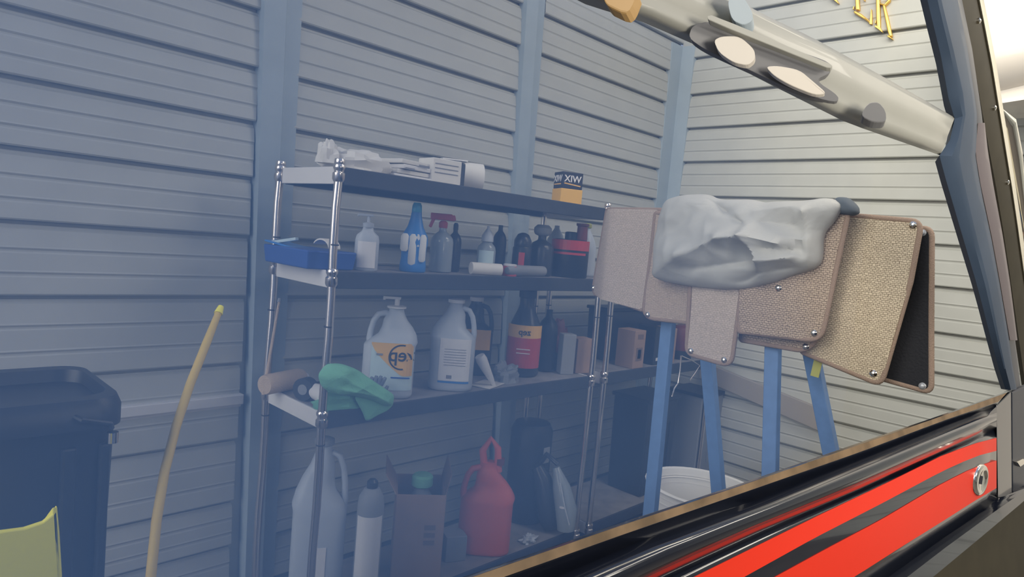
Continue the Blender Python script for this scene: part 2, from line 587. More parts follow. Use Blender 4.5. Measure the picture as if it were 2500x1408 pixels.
# ---- second shelf -------------------------------------------------
t, R, Hh = bottle('pump_bottle', 'clear pump bottle of white soap beside the chrome front post', 893, 640, .10, 2, 58, 105,
    [(.86, 0), (1, .04), (1, .70), (.9, .82), (.5, .92), (.42, 1.0)], M['milk'], lab=[(.08, .68, 1.01, M['label_white'], 42)], sy=.7, sq=2.6)
b = MB(); b.lathe([(R * .42, Hh), (R * .46, Hh * 1.02), (R * .46, Hh * 1.10), (R * .2, Hh * 1.13), (R * .14, Hh * 1.13), (R * .14, Hh * 1.26)], n=14)
pm = b.build('pump_collar', M['milk'], t, smooth=True)
b = MB(); b.box((-R * .25, 0, Hh * 1.285), (R * 1.25, R * .34, Hh * .055)); b.box((-R * .85, 0, Hh * 1.265), (R * .2, R * .22, Hh * .05))
b.build('pump_spout', M['milk'], t, bevel=.002)

t, R, Hh = bottle('spray_bottle', 'blue and white drip-painted bottle with a tall blue neck', 1008, 640, .12, 2, 66, 165,
    [(.86, 0), (.97, .02), (.97, .10), (.9, .2), (.92, .34), (1.0, .44), (.93, .54), (.6, .66), (.42, .80), (.34, .93), (.28, 1.0)], M['blue'], sy=.75)
b = MB()     # white drip coat
for (x, w, z0, z1) in ((-.70, .5, .30, .56), (-.1, .5, .10, .56), (.22, .3, .36, .56), (.62, .42, .16, .56)):
    b.lathe([(w * R * .35, z0 * Hh), (w * R * .6, (z0 + .03) * Hh), (w * R * .6, (z1 - .04) * Hh), (w * R * .3, z1 * Hh)], (x * R, -R * .60, 0), 10, sy=.6)
b.build('white_drip', M['white'], t, smooth=True)
b = MB(); b.lathe([(R * .34, Hh * .88), (R * .38, Hh * .9), (R * .34, Hh * .98), (R * .25, Hh * 1.02)], n=14); b.build('cap', M['cyan'], t, smooth=True)

t, R, Hh = bottle('trigger_bottle', 'clear spray bottle with a dark red trigger head', 1075, 640, .16, 2, 56, 112,
    CYL, M['clear'], cap=[([(.34, .96), (.38, .98), (.38, 1.08), (.2, 1.12)], M['red_plastic'], 'collar')])
b = MB(); b.box((-R * .2, 0, Hh * 1.20), (R * 1.9, R * .5, Hh * .14)); b.box((-R * .95, 0, Hh * 1.08), (R * .28, R * .4, Hh * .26), ry=.35)
b.box((R * .85, 0, Hh * 1.19), (R * .35, R * .5, Hh * .12), ry=-.3)
b.build('trigger_head', M['red_plastic'], t, bevel=.004)

bottle('squeeze_bottle', 'small dark squeeze bottle behind the red trigger sprayer', 1106, 640, .22, 2, 34, 108, CYL, M['dark_plastic'],
       cap=[([(.36, .94), (.36, 1.06), (.2, 1.1)], M['black_plastic'], 'cap')])
t, R, Hh = bottle('detergent_bottle', 'clear bottle with pale label and silvery cap behind the lying tube', 1186, 632, .14, 2, 46, 78,
    [(.9, 0), (1, .03), (1, .74), (.9, .86), (.55, .98), (.5, 1)], M['clear'], lab=[(.05, .74, 1.02, M['label_pale'], 50)],
    cap=[([(.5, 1.0), (.66, 1.02), (.62, 1.20), (.3, 1.36), (.14, 1.42), (.14, 1.5)], M['milk'], 'nozzle')])
bottle('oil_bottle', 'tall black bottle close behind the clear detergent bottle', 1216, 632, .20, 2, 34, 118, CYL, M['black_plastic'])
bottle('spray_can', 'black aerosol can with a red stripe and domed lid', 1272, 640, .14, 2, 46, 70,
    [(.95, 0), (1, .02), (1, .95), (.9, 1.0)], M['black_plastic'], lab=[(.1, .8, 1.02, M['red_plastic'], 18)], cat='can',
    cap=[([(.9, 1.0), (.92, 1.02), (.92, 1.22), (.6, 1.42), (.2, 1.48)], M['dark_plastic'], 'lid')])
bottle('small_tin', 'little red tin with a white lid at the shelf edge', 1246, 640, .07, 2, 36, 24, [(1, 0), (1, .96), (.94, 1)], M['red_plastic'], cat='tin',
       cap=[([(.9, 1.0), (.92, 1.03), (.92, 1.18), (.8, 1.22)], M['label_white'], 'lid')])
bottle('polish_bottle', 'broad black bottle with a grey disc-shaped cap', 1318, 645, .16, 2, 62, 98,
    CYL, M['dark_plastic'], cap=[([(.30, .98), (.6, 1.02), (.7, 1.08), (.7, 1.18), (.45, 1.26)], M['grey'], 'cap')])
bottle('coolant_jug', 'small white jug between the black polish bottle and black canister', 1352, 645, .31, 2, 52, 118,
    JUGP, M['milk'], cat='jug', sq=2.6)
t, R, Hh = bottle('canister', 'black canister with red shoulder band next to the woven mat', 1388, 650, .12, 2, 92, 92,
    [(.94, 0), (1, .03), (1, .86), (.96, .95), (.8, 1.0)], M['black_plastic'], cat='canister', sy=.8,
    lab=[(.72, .98, 1.01, M['red_plastic'], 80), (.60, .66, 1.01, M['red_plastic'], 55)],
    cap=[([(.30, .98), (.34, 1.0), (.34, 1.18), (.24, 1.2)], M['black_plastic'], 'spout')])
b = MB(); b.lathe([(R * .28, Hh * .98), (R * .3, Hh * 1.0), (R * .27, Hh * 1.36), (R * .34, Hh * 1.38), (R * .34, Hh * 1.44)], (R * .55, 0, 0), 14); b.build('funnel_neck', M['maroon'], t, smooth=True)
bottle('white_jug', 'white jug with lime cap just above the woven mat edge', 1428, 645, .24, 2, 48, 118, JUGP, M['milk'], cat='jug',
       cap=[([(.3, .99), (.34, 1.0), (.34, 1.07), (.2, 1.09)], M['lime'], 'cap')])

def lying_tube(name, label, p0, p1, back, level, r_px, m, hole=True):
    a, s = base(p0[0], p0[1], back, level); b_, s2 = base(p1[0], p1[1], back - .05, level)
    r = r_px * s
    a.z += r; b_.z += r
    t = thing(name, label, 'tube', (a + b_) / 2 - Vector((0, 0, r)))
    o = (a + b_) / 2 - Vector((0, 0, r))
    mb = MB(o)
    d = (b_ - a).normalized(); up = d.orthogonal().normalized(); sd = d.cross(up)
    def ring(p, rr): return [p + (up * math.cos(2 * math.pi * k / 18) + sd * math.sin(2 * math.pi * k / 18)) * rr for k in range(18)]
    seq = [ring(a, r), ring(b_, r)]
    if hole:
        seq += [ring(b_, r * .86), ring(a + d * .01, r * .86)]
    else:
        seq = [ring(a, r * .3), ring(a + d * r * .6, r * .95), ring(b_ - d * r, r), ring(b_, r * .55)]
    mb.rings(seq)
    mb.build('shell', m, t, smooth=True)
    if hole:
        mb = MB(o); mb.rings([ring(a + d * .012, r * .86), ring(a + d * .015, r * .86)]); mb.build('inner_plug', M['dark_plastic'], t)
    else:
        mb = MB(o); mb.rings([ring(a, r * .3), ring(a - d * r * .5, r * .26)]); mb.build('cap', M['dark_plastic'], t, smooth=True)
    return t
lying_tube('paper_tube', 'pale cardboard tube lying with its open end forward', (1150, 650), (1222, 660), .10, 2, 15, M['paper'])
lying_tube('caulk_tube', 'grey sealed tube lying beside the pale open tube', (1330, 655), (1238, 655), .10, 2, 13, M['grey'], hole=False)

# blue tray hanging out of the left end of the second shelf
loc = Vector((SX0 + .03, SY0 + .235, S_Z[2] + .002))
t = thing('blue_caddy', 'blue plastic tray with white curled strips at the shelf end', 'tray', loc)
b = MB(); b.box((.0, .0, .035), (.20, .34, .07), taper=1.06); b.build('tray_body', M['deep_blue'], t, bevel=.006)
b = MB(); b.box((-.04, .10, .075), (.10, .16, .008), rx=.12, rz=.3); b.build('flap', M['blue'], t, bevel=.003)
b = MB()
for i in range(9):
    a = math.pi * (.15 + i / 8 * .8)
    y = -.12 + .06 * math.cos(a); z = .075 + .035 * math.sin(a)
    if i:
        b.prism([(-.02, py_, pz_), (-.02, y, z), (.03, y, z), (.03, py_, pz_)], (0, 0, .006))
    py_, pz_ = y, z
b.build('curled_strip', M['paper'], t)
b = MB(); b.box((-.06, .08, .092), (.02, .11, .012), rx=-.2, rz=.4); b.build('white_strip', M['label_pale'], t, bevel=.002)

# ---- top shelf ------------------------------------------------------
def crumple(mb, c, size, seed, n=14, amp=.25, flat=True, rz=0.0):
    """a crumpled lump: closed, wrinkled dome"""
    c = Vector(c)
    rings = []
    for i in range(n):
        v = i / (n - 1)
        z = math.sin(v * math.pi / 2)
        rr = math.cos(v * math.pi / 2) ** .6 if v < 1 else .02
        ring = []
        for k in range(22):
            a = 2 * math.pi * k / 22
            d = Vector((math.cos(a) * rr, math.sin(a) * rr, z))
            f = 1 + amp * noise.noise(d * 2.1 + Vector((seed, 0, 0))) + amp * .5 * noise.noise(d * 5 + Vector((0, seed, 0)))
            q = Vector((d.x * size[0] * f, d.y * size[1] * f, max(0, d.z * size[2] * f)))
            q = Matrix.Rotation(rz, 3, 'Z') @ q
            ring.append(c + q)
        rings.append(ring)
    mb.rings(rings)

def flat_pack(name, label, px, py, back, level, w_px, h_px, d, m, rz=0.0, cat='box', bev=.004):
    loc, s = base(px, py, back, level)
    t = thing(name, label, cat, loc, rz)
    b = MB(); b.box((0, 0, h_px * s / 2), (w_px * s, d, h_px * s)); b.build('body', m, t, bevel=bev)
    return t, w_px * s, h_px * s

loc, s = base(868, 400, .17, 3)
t = thing('crumpled_package', 'crumpled cream paper package on the top shelf corner', 'package', loc)
b = MB(); crumple(b, (0, 0, 0), (.15, .10, .085), 3.1, amp=.4); b.build('wrapping', M['paper'], t, smooth=True, angle=30)
b = MB(); crumple(b, (-.135, -.02, .02), (.04, .045, .085), 8.0, n=9, amp=.35); b.build('twisted_end', M['paper'], t, smooth=True, angle=30)
loc, s = base(985, 405, .20, 3)
t = thing('newspaper_bundle', 'flat bundle of folded newspapers beside the crumpled package', 'newspapers', loc, .12)
for i in range(4):
    b = MB(); b.box((.006 * i - .01, .01 * (i % 2), .011 + .021 * i), (.23 - .02 * (i % 3), .20, .018), rz=.05 * (i - 1.5)); b.build('folded_paper', M['paper'] if i % 2 else M['label_white'], t, bevel=.004)
for (x, z, w) in ((.02, .066, .06), (-.06, .045, .05)):
    b = MB(); b.box((x, -.107, z), (w, .003, .008)); b.build('print_mark', M['ink_grey'], t)
loc, s = base(1078, 430, .15, 3)
t = thing('white_carton', 'white carton with a dark end lying on the top shelf', 'box', loc, -.10)
W_, H_ = 92 * s, 62 * s
b = MB(); b.box((-.012, 0, H_ / 2), (W_ * .9, .12, H_)); b.build('carton_body', M['paper'], t, bevel=.004)
b = MB(); b.box((W_ * .45, 0, H_ / 2), (.026, .118, H_ * .98)); b.build('dark_end', M['dark_plastic'], t, bevel=.01)
for i in range(3):
    b = MB(); b.box((-.015, -.061, H_ * (.45 + .17 * i)), (W_ * .72, .002, .004)); b.build('print_line', M['ink_grey'], t)
loc, s = base(1125, 432, .24, 3)
t = thing('paper_roll', 'roll of white paper towel lying behind the carton', 'paper roll', loc, -.5)
b = MB(); r = .068
b.rings([[Vector((x, math.cos(2 * math.pi * k / 28) * rr, r + math.sin(2 * math.pi * k / 28) * rr)) for k in range(28)] for (x, rr) in ((-.10, .02), (-.10, r), (.10, r), (.10, .02))])
b.build('roll', M['paper'], t, smooth=True)
b = MB(); b.box((-.04, .01, 2 * r + .004), (.12, .10, .006), rx=.05); b.build('loose_sheet', M['label_white'], t)

# filter box, mirror lettering as the paint shows it
loc, s = base(1384, 478, .10, 3)
rz = math.radians(-24)
t = thing('filter_box', 'yellow and black filter carton with white mirror-written lettering', 'box', loc, rz)
bw, bd, hy, hb = .118, .105, 36 * s, 40 * s
b = MB(); b.box((0, 0, hy / 2), (bw * 1.05, bd * 1.05, hy)); b.build('yellow_base', M['filter_yellow'], t, bevel=.003)
b = MB(); b.box((0, 0, hy + hb / 2), (bw, bd, hb)); b.build('black_top', M['ink'], t, bevel=.003)
def face_l(u, v, w): return Vector((-bw / 2 - .001 - w, -u, hy + hb * .58 + v))        # the -X side of the box
def face_f(u, v, w): return Vector((u, -bd / 2 - .001 - w, hy + hb * .58 + v))
# with mirrored glyphs the name reads backwards on both faces
text_mesh('lettering', 'WIX', M['label_white'], t, hb * .56, lambda u, v, w: face_f(u, v, w), .001)
text_mesh('lettering', 'WIX', M['label_white'], t, hb * .56, lambda u, v, w: face_l(u, v, w), .001)
b = MB(); b.box((0, -bd / 2 - .001, hy + hb * .26), (bw * .8, .002, .006), ry=.1); b.build('orange_underline', M['label_orange'], t)
b = MB(); b.box((-bw / 2 - .001, 0, hy + hb * .26), (.002, bd * .75, .006)); b.build('orange_underline', M['label_orange'], t)

# ---- third shelf ----------------------------------------------------
def jug(name, label, px, py, back, level, w_px, h_px, m, handle_side=-1, cap_m=None, pump=False, rz=None, depth=.62, neck_x=0.0, hw=.5, cat='jug', cap_h=.05):
    """a moulded jug: rounded body, sloping shoulders, and a hollow side handle"""
    loc, s = base(px, py, back, level)
    if rz is None: rz = toward_cam(loc)
    t = thing(name, label, cat, loc, rz)
    W, Hh = w_px * s, h_px * s
    b = MB(); n = 28; rings = []
    nx = neck_x * W
    h = handle_side
    prof = [(.44, 0, 0), (.49, .02, 0), (.50, .05, 0), (.50, .57, 0), (.485, .62, .12), (.37, .70, .42), (.30, .78, .65), (.23, .86, .85), (.165, .93, 1), (.145, .96, 1), (.145, 1.0, 1)]
    for (r, z, k) in prof:
        ring = []
        lean = -h * .10 * W * math.sin(min(1, k * 1.15) * math.pi) if k > 0 else 0
        for q in range(n):
            a = 2 * math.pi * q / n
            ca, sa = math.cos(a), math.sin(a)
            sq = 3.4 if k < .3 else 2.3
            ring.append(Vector((lean + nx * k + math.copysign(abs(ca) ** (2 / sq), ca) * r * W, math.copysign(abs(sa) ** (2 / sq), sa) * r * W * (depth if k < .8 else .9), z * Hh)))
        rings.append(ring)
    b.rings(rings)
    b.build('body', m, t, smooth=True, angle=60)
    b = MB()
    pts = [Vector((nx * .6 + h * W * x, 0, Hh * z)) for (x, z) in ((.06, .905), (.18, .93), (.30, .91), (.385, .84), (.43, .74), (.45, .64), (.43, .58))]
    b.tube(pts, [W * .07, W * .066, W * .062, W * .060, W * .060, W * .064, W * .07], 10)
    b.build('handle', m, t, smooth=True)
    if cap_m:
        b = MB(); b.lathe([(W * .17, Hh * .985), (W * .185, Hh * .99), (W * .185, Hh * (.99 + cap_h)), (W * .12, Hh * (1 + cap_h))], (nx, 0, 0), 18)
        b.build('cap', cap_m, t, smooth=True)
    if pump:
        b = MB(); b.lathe([(W * .05, Hh * 1.0), (W * .05, Hh * 1.09)], (nx, 0, 0), 10)
        b.box((nx - W * .10, 0, Hh * 1.10), (W * .34, W * .10, Hh * .028)); b.box((nx - W * .25, 0, Hh * 1.087), (W * .05, W * .07, Hh * .03))
        b.build('pump_head', M['label_white'], t, bevel=.001)
    return t, W, Hh

def jug_label(t, W, Hh, x0, x1, z0, z1, m, depth=.62, name='label', proud=.002):
    b = MB(); y = -W * .5 * depth
    f = lambda x: -W * .5 * depth * (1 - abs(2 * x) ** 3.4) ** (1 / 3.4) if abs(2 * x) < 1 else 0
    n = 12
    fr = [[Vector((x * W, f(x) - proud, z * Hh)) for x in [x0 + (x1 - x0) * k / n for k in range(n + 1)]] for z in (z0, z1)]
    bk = [[p + Vector((0, .003, 0)) for p in r] for r in fr]
    A = [[b.v(p) for p in r] for r in (fr[0], fr[1], bk[1], bk[0])]
    for q in range(4):
        r0, r1 = A[q], A[(q + 1) % 4]
        for k in range(n):
            b.face([r0[k], r0[k + 1], r1[k + 1], r1[k]])
    return b.build(name, m, t)

# big jug with orange and pale blue label
t, W, Hh = jug('cleaner_jug', 'milky pump jug with orange and pale blue label, mirror-written', 944, 945, .13, 1, 124, 218, M['milk'], -1, M['label_white'], True, cap_h=.02, neck_x=.08)
jug_label(t, W, Hh, -.34, .47, .10, .62, M['label_pale'], name='pale_label')
b = MB()                                     # orange sweep of the label
arc = []
f = lambda x: -W * .5 * .62 * (1 - abs(2 * x) ** 3.4) ** (1 / 3.4)
xs = [-.34 + .80 * k / 14 for k in range(15)]
top = [Vector((x * W, f(min(x, .46)) - .0035, .62 * Hh)) for x in xs]
bot = [Vector((x * W, f(min(x, .46)) - .0035, (.60 - .34 * min(1, ((x + .34) / .6)) ** .75) * Hh)) for x in xs]
A = [b.v(p) for p in top]; B = [b.v(p) for p in bot]
C_ = [b.v(p + Vector((0, .002, 0))) for p in top]; D_ = [b.v(p + Vector((0, .002, 0))) for p in bot]
for k in range(14):
    b.face([A[k], A[k + 1], B[k + 1], B[k]]); b.face([C_[k], C_[k + 1], A[k + 1], A[k]]); b.face([B[k], B[k + 1], D_[k + 1], D_[k]])
b.build('orange_sweep', M['label_orange'], t)
def lab_pt(W, Hh, xc, zc, depth=.62):
    def g(u, v, w):
        x = xc * W + u
        xn = max(-.49, min(.49, x / W))
        return Vector((x, -W * .5 * depth * (1 - abs(2 * xn) ** 3.4) ** (1 / 3.4) - .0045 - w, zc * Hh + v))
    return g
text_mesh('lettering', 'zep', M['ink'], t, W * .36, lab_pt(W, Hh, .24, .49), .0008)
b = MB()                                     # round line about the name
g = lab_pt(W, Hh, .24, .47)
rr = W * .25
prev = None
for k in range(17):
    a = math.radians(75 + k * 205 / 16)
    o0 = (math.cos(a) * rr, math.sin(a) * rr); i0 = (math.cos(a) * rr * .88, math.sin(a) * rr * .88)
    cur = (b.v(g(o0[0], o0[1], .0005)), b.v(g(i0[0], i0[1], .0005)))
    if prev: b.face([prev[0], cur[0], cur[1], prev[1]])
    prev = cur
b.build('logo_ring', M['ink'], t)
b = MB(); b.box(g(.0, -W * .40, 0), (W * .36, .002, .006)); b.build('print_line', M['deep_blue'], t)
b = MB(); b.box(g(-W * .42, W * .04, 0), (W * .12, .002, .008)); b.build('print_line', M['ink_grey'], t)

# second jug seen from its narrow side with a white instruction label
t, W, Hh = jug('cleaner_jug', 'milky jug with white instruction label over a blue line', 1098, 942, .12, 1, 108, 212, M['milk'], 1, M['label_white'], depth=.8, rz=toward_cam((2, 2.3, 0)) + .0, cap_h=.035)
jug_label(t, W, Hh, -.28, .40, .12, .60, M['label_white'], .8, 'white_label')
jug_label(t, W, Hh, -.28, .40, .10, .125, M['blue'], .8, 'blue_line')
for i in range(7):
    jug_label(t, W, Hh, -.18, .30, .30 + .03 * i, .306 + .03 * i, M['ink_grey'], .8, 'print_line', .003)
jug_label(t, W, Hh, -.1, .02, .15, .19, M['ink_grey'], .8, 'print_block', .003)
# dark jug with yellow label behind
t, W, Hh = jug('dark_jug', 'dark jug with a small yellow label behind the two milky jugs', 1150, 900, .33, 1, 92, 180, M['dark_plastic'], 1, M['label_white'])
jug_label(t, W, Hh, -.3, .44, .35, .62, M['label_orange'], name='yellow_label')

# red-labelled bottle
t, R, Hh = bottle('degreaser_bottle', 'dark bottle with round orange badge over a red label, mirror-written', 1274, 890, .20, 1, 82, 190,
    [(.88, 0), (1, .03), (1, .54), (.95, .62), (.72, .74), (.52, .84), (.44, .9), (.44, 1.0)], M['dark_plastic'],
    lab=[(.12, .50, 1.02, M['red_plastic'], 75), (.50, .66, 1.02, M['label_orange'], 75)], cap=[([(.48, .99), (.52, 1.0), (.52, 1.08), (.4, 1.1)], M['black_plastic'], 'cap')])
text_mesh('lettering', 'zep', M['ink'], t, R * .52, lambda u, v, w: Vector((u, -math.sqrt(max(.0001, (R * 1.03) ** 2 - u * u)) - .004 - w, Hh * .575 + v)), .0008)
for i in range(2):
    b = MB(); b.box((0, -R * 1.05, Hh * (.36 - .05 * i)), (R * .8, .004, .004)); b.build('print_line', M['label_white'], t)

bottle('black_bottle', 'plain black bottle right of the red-labelled bottle', 1330, 890, .22, 1, 48, 150, CYL, M['black_plastic'])
flat_pack('grey_carton', 'upright pale grey carton near the chrome post pair', 1380, 892, .12, 1, 34, 98, .07, M['grey'], rz=-.5)
t, a_, c_ = flat_pack('orange_carton', 'leaning tan carton partly behind the chrome post pair', 1414, 880, .12, 1, 46, 84, .10, M['card'], rz=-.3)
loc, s = base(1355, 830, .31, 1)
t = thing('rag_bundle', 'dark red rag bundle heaped at the back of the third shelf', 'rags', loc)
b = MB(); crumple(b, (0, 0, 0), (.12, .08, .24), 5.5, amp=.3); b.build('rag', M['maroon'], t, smooth=True, angle=30)
b = MB(); crumple(b, (-.06, -.09, 0), (.06, .05, .09), 9.5, amp=.3, n=9); b.build('rag_fold', M['cloth_slate'], t, smooth=True, angle=30)
# crumpled grey cloth at the foot of the red-label bottle
loc, s = base(1235, 900, .12, 1)
t = thing('grey_rag', 'grey wadded shop rag below the red-labelled bottle', 'rag', loc)
b = MB(); crumple(b, (0, 0, 0), (.085, .06, .075), 2.2, amp=.5); b.build('rag', M['grey'], t, smooth=True, angle=30)
loc, s = base(1205, 935, .05, 1)
t = thing('paper_sheet', 'thin white paper sheet lying under the white cone', 'paper', loc)
b = MB(); b.box((0, .04, .004), (.17, .11, .004), rz=.35); b.build('sheet', M['paper'], t)
# white cone nozzle leaning on the jug
loc, s = base(1182, 930, .07, 1)
t = thing('white_cone', 'white conical nozzle leaning against the instruction-label jug', 'nozzle', loc)
a = Vector((-.035, .01, .150)); c = Vector((.045, -.02, .012))
b = MB(); b.tube([a, a.lerp(c, .15), a.lerp(c, .75), c], [.024, .028, .016, .009], 14); b.build('cone', M['label_white'], t, smooth=True)
b = MB(); b.tube([c, c + (c - a).normalized() * .016], [.010, .008], 10); b.build('tip', M['paper'], t, smooth=True)

# things at the left end of the third shelf
lx = SX0
loc = Vector((lx + .02, SY0 + .36, S_Z[1] + .002))
t = thing('sponge_roller', 'tan fluffy roller head at the left end of the third shelf', 'roller', loc, .3)
b = MB(); r = .042
b.rings([[Vector((x, math.cos(2 * math.pi * k / 20) * q, r + math.sin(2 * math.pi * k / 20) * q)) for k in range(20)] for (x, q) in ((-.10, .02), (-.10, .038), (-.085, r), (.085, r), (.10, .038), (.10, .02))])
b.build('nap', M['sponge'], t, smooth=True)
b = MB(); b.tube([(.10, 0, r), (.13, 0, r)], [.02, .018], 12); b.build('end_cap', M['label_white'], t, smooth=True)
loc = Vector((lx + .035, SY0 + .20, S_Z[1] + .002))
t = thing('tape_roll', 'dark roll of tape standing beside the tan roller', 'tape', loc, .5)
b = MB(); n = 24; r = .045
b.rings([[Vector((x, math.cos(2 * math.pi * k / n) * q, r + math.sin(2 * math.pi * k / n) * q)) for k in range(n)] for (x, q) in ((-.022, .02), (-.022, r), (.022, r), (.022, .02))]); b.build('roll', M['dark_plastic'], t, smooth=True)
b = MB(); b.rings([[Vector((x, math.cos(2 * math.pi * k / n) * q, r + math.sin(2 * math.pi * k / n) * q)) for k in range(n)] for (x, q) in ((-.024, .012), (-.024, .021), (.024, .021), (.024, .012))]); b.build('core', M['grey'], t, smooth=True)
loc = Vector((lx + .06, SY0 + .10, S_Z[1] + .002))
t = thing('white_cup', 'white plastic cup lying on its side behind the chrome post', 'cup', loc)
b = MB(); n = 22; r = .04
b.rings([[Vector((math.cos(2 * math.pi * k / n) * q, y, r + math.sin(2 * math.pi * k / n) * q)) for k in range(n)] for (y, q) in ((.10, .028), (-.04, .039), (-.04, .034), (.09, .024))]); b.build('shell', M['label_white'], t, smooth=True)
b = MB(); b.rings([[Vector((math.cos(2 * math.pi * k / n) * q, y, r + math.sin(2 * math.pi * k / n) * q)) for k in range(n)] for (y, q) in ((-.036, .040), (-.044, .041), (-.044, .036), (-.036, .035))]); b.build('rim', M['milk'], t, smooth=True)

sa_, sb_ = on(1, SY1 - .05, 682, 735), on(1, SY1 - .09, 662, 850)
sd_ = (sb_ - sa_).normalized(); sb_ = sa_ + sd_ * ((S_Z[1] + .004 - sa_.z) / sd_.z)
t = thing('thin_stick', 'thin pale stick leaning behind the tan roller', 'stick', sb_)
b = MB(sb_); b.tube([sa_, sa_.lerp(sb_, .5), sb_], .006, 8); b.build('rod', M['sponge'], t, smooth=True)
b = MB(sb_); b.tube([sa_ - sd_ * .012, sa_ + sd_ * .004], [.007, .009], 8); b.build('tip', M['grey'], t, smooth=True)

def cloth_slab(mb, pts_w, thick, seed, amp=.012, n=12):
    """pts_w: 4 world corners TL TR BR BL of a draped patch with a wavy surface"""
    TL, TR, BR, BL = [Vector(p) for p in pts_w]
    nrm = (TR - TL).cross(BL - TL).normalized()
    G = []
    for j in range(n + 1):
        row = []
        for i in range(n + 1):
            u, v = i / n, j / n
            p = TL.lerp(TR, u).lerp(BL.lerp(BR, u), v)
            w = amp * (noise.noise(Vector((u * 3 + seed, v * 3, seed))) + .6 * math.sin(u * 7 + v * 3 + seed))
            row.append((p + nrm * w, p + nrm * (w - thick)))
        G.append(row)
    F = [[mb.v(q[0]) for q in r] for r in G]; K = [[mb.v(q[1]) for q in r] for r in G]
    for j in range(n):
        for i in range(n):
            mb.face([F[j][i], F[j][i + 1], F[j + 1][i + 1], F[j + 1][i]])
            mb.face([K[j][i + 1], K[j][i], K[j + 1][i], K[j + 1][i + 1]])
    for k in range(n):
        mb.face([F[0][k + 1], F[0][k], K[0][k], K[0][k + 1]]); mb.face([F[n][k], F[n][k + 1], K[n][k + 1], K[n][k]])
        mb.face([F[k][0], F[k + 1][0], K[k + 1][0], K[k][0]]); mb.face([F[k + 1][n], F[k][n], K[k][n], K[k + 1][n]])

def blob(mb, out_px, X, bulge, back, seed, nr=16, folds=1.0, ridges=(), ax=0):
    c2 = Vector((sum(p[0] for p in out_px) / len(out_px), sum(p[1] for p in out_px) / len(out_px)))
    ol = smooth_poly(out_px, 2)
    n = len(ol)
    def ringpts(f, sgn):
        pts = []
        for q in ol:
            w = c2 + (q - c2) * f
            p = on(ax, X, w.x, w.y)
            ph = p.y if ax == 0 else p.x
            h = math.sqrt(max(0, 1 - f ** 2.6))
            d = bulge * h if sgn < 0 else back * h
            k = noise.noise(Vector((ph * 5.5 + seed, p.z * 5.5, seed)))
            k2 = 1 - abs(noise.noise(Vector((ph * 9 + p.z * 5, p.z * 8 - ph * 3, seed + 4)))) * 2.6
            k3 = 1 - abs(noise.noise(Vector((ph * 4 - p.z * 9, p.z * 6 + ph * 2, seed + 9)))) * 2.4
            k4 = 1 - abs(noise.noise(Vector((ph * 16 + p.z * 4, p.z * 15 - ph * 8, seed + 19)))) * 2.4
            amp = h ** .5 * folds
            if sgn < 0:
                d += amp * (.012 * k + .010 * k2 + .014 * k3 + .004 * k4)
            for (ax_, ay_, bx_, by_, hh, ww) in ridges:
                ab = Vector((bx_ - ax_, by_ - ay_)); ap = Vector((w.x - ax_, w.y - ay_))
                tt = max(0, min(1, ap.dot(ab) / ab.length_squared)); dist = (ap - ab * tt).length
                if sgn < 0: d += hh * math.exp(-abs(dist / ww) ** 1.05) * h ** .5
            dd = d if sgn > 0 else -d
            pts.append(p + (Vector((dd, 0, 0)) if ax == 0 else Vector((0, dd, 0))))
        return pts
    rings = [ringpts(max(.02, k / nr), 1) for k in range(0, nr, 4)] + [ringpts(1.0, 1)]
    rings += [ringpts(max(.01, 1 - k / (nr * 2)), -1) for k in range(1, nr * 2 + 1)]
    mb.rings(rings)

# green towel lying on the shelf and hanging over its edge
loc = Vector((SX0 + .16, SY0 - .015, S_Z[1]))
t = thing('green_cloth', 'mint green cloth folded over the third shelf edge', 'cloth', loc)
z1 = S_Z[1]
o = loc
def sp(px, py, y): 
    p = on(1, y, px, py); return p
b = MB(o); crumple(b, Vector((SX0 + .13, SY0 + .06, z1 + .002)), (.12, .06, .085), 4.2, amp=.35); b.build('bunched_part', M['green'], t, smooth=True, angle=35)
gf = [(775, 915), (795, 888), (830, 886), (870, 900), (905, 925), (935, 945), (960, 962), (958, 990), (935, 990), (905, 975), (860, 965), (815, 962), (785, 945)]
b = MB(o); blob(b, gf, SY0 - .022, .035, .008, 3.3, nr=12, folds=.7, ax=1, ridges=((800, 905, 930, 975, .012, 9), (820, 945, 900, 960, .010, 8))); b.build('front_fold', M['green'], t, smooth=True, angle=70)
gc = [(862, 965), (900, 960), (955, 965), (962, 985), (945, 1002), (918, 1015), (893, 1030), (885, 1005)]
b = MB(o); blob(b, gc, SY0 - .018, .012, .006, 7.7, nr=8, folds=.3, ax=1); b.build('hanging_corner', M['green'], t, smooth=True, angle=70)
loc, s = base(918, 935, .045, 1)
t = thing('grey_glove', 'slate blue rubber glove propped on the orange-label jug', 'glove', loc, toward_cam(loc))
b = MB(); b.tube([(-.02, 0, .012), (-.012, -.004, .05), (0, 0, .085)], [.030, .034, .026], 12); b.build('palm', M['grey_glove'], t, smooth=True)
for i in range(4):
    b = MB(); x = -.018 + .013 * i
    b.tube([(x, -.002, .075), (x * 1.3 + .004, -.006, .100), (x * 1.4 + .008, -.002, .116 - .006 * abs(i - 1.5))], [.009, .0085, .006], 8); b.build('finger', M['grey_glove'], t, smooth=True)
b = MB(); b.tube([(.022, -.006, .045), (.040, -.010, .058), (.048, -.008, .075)], [.011, .009, .006], 8); b.build('thumb', M['grey_glove'], t, smooth=True)

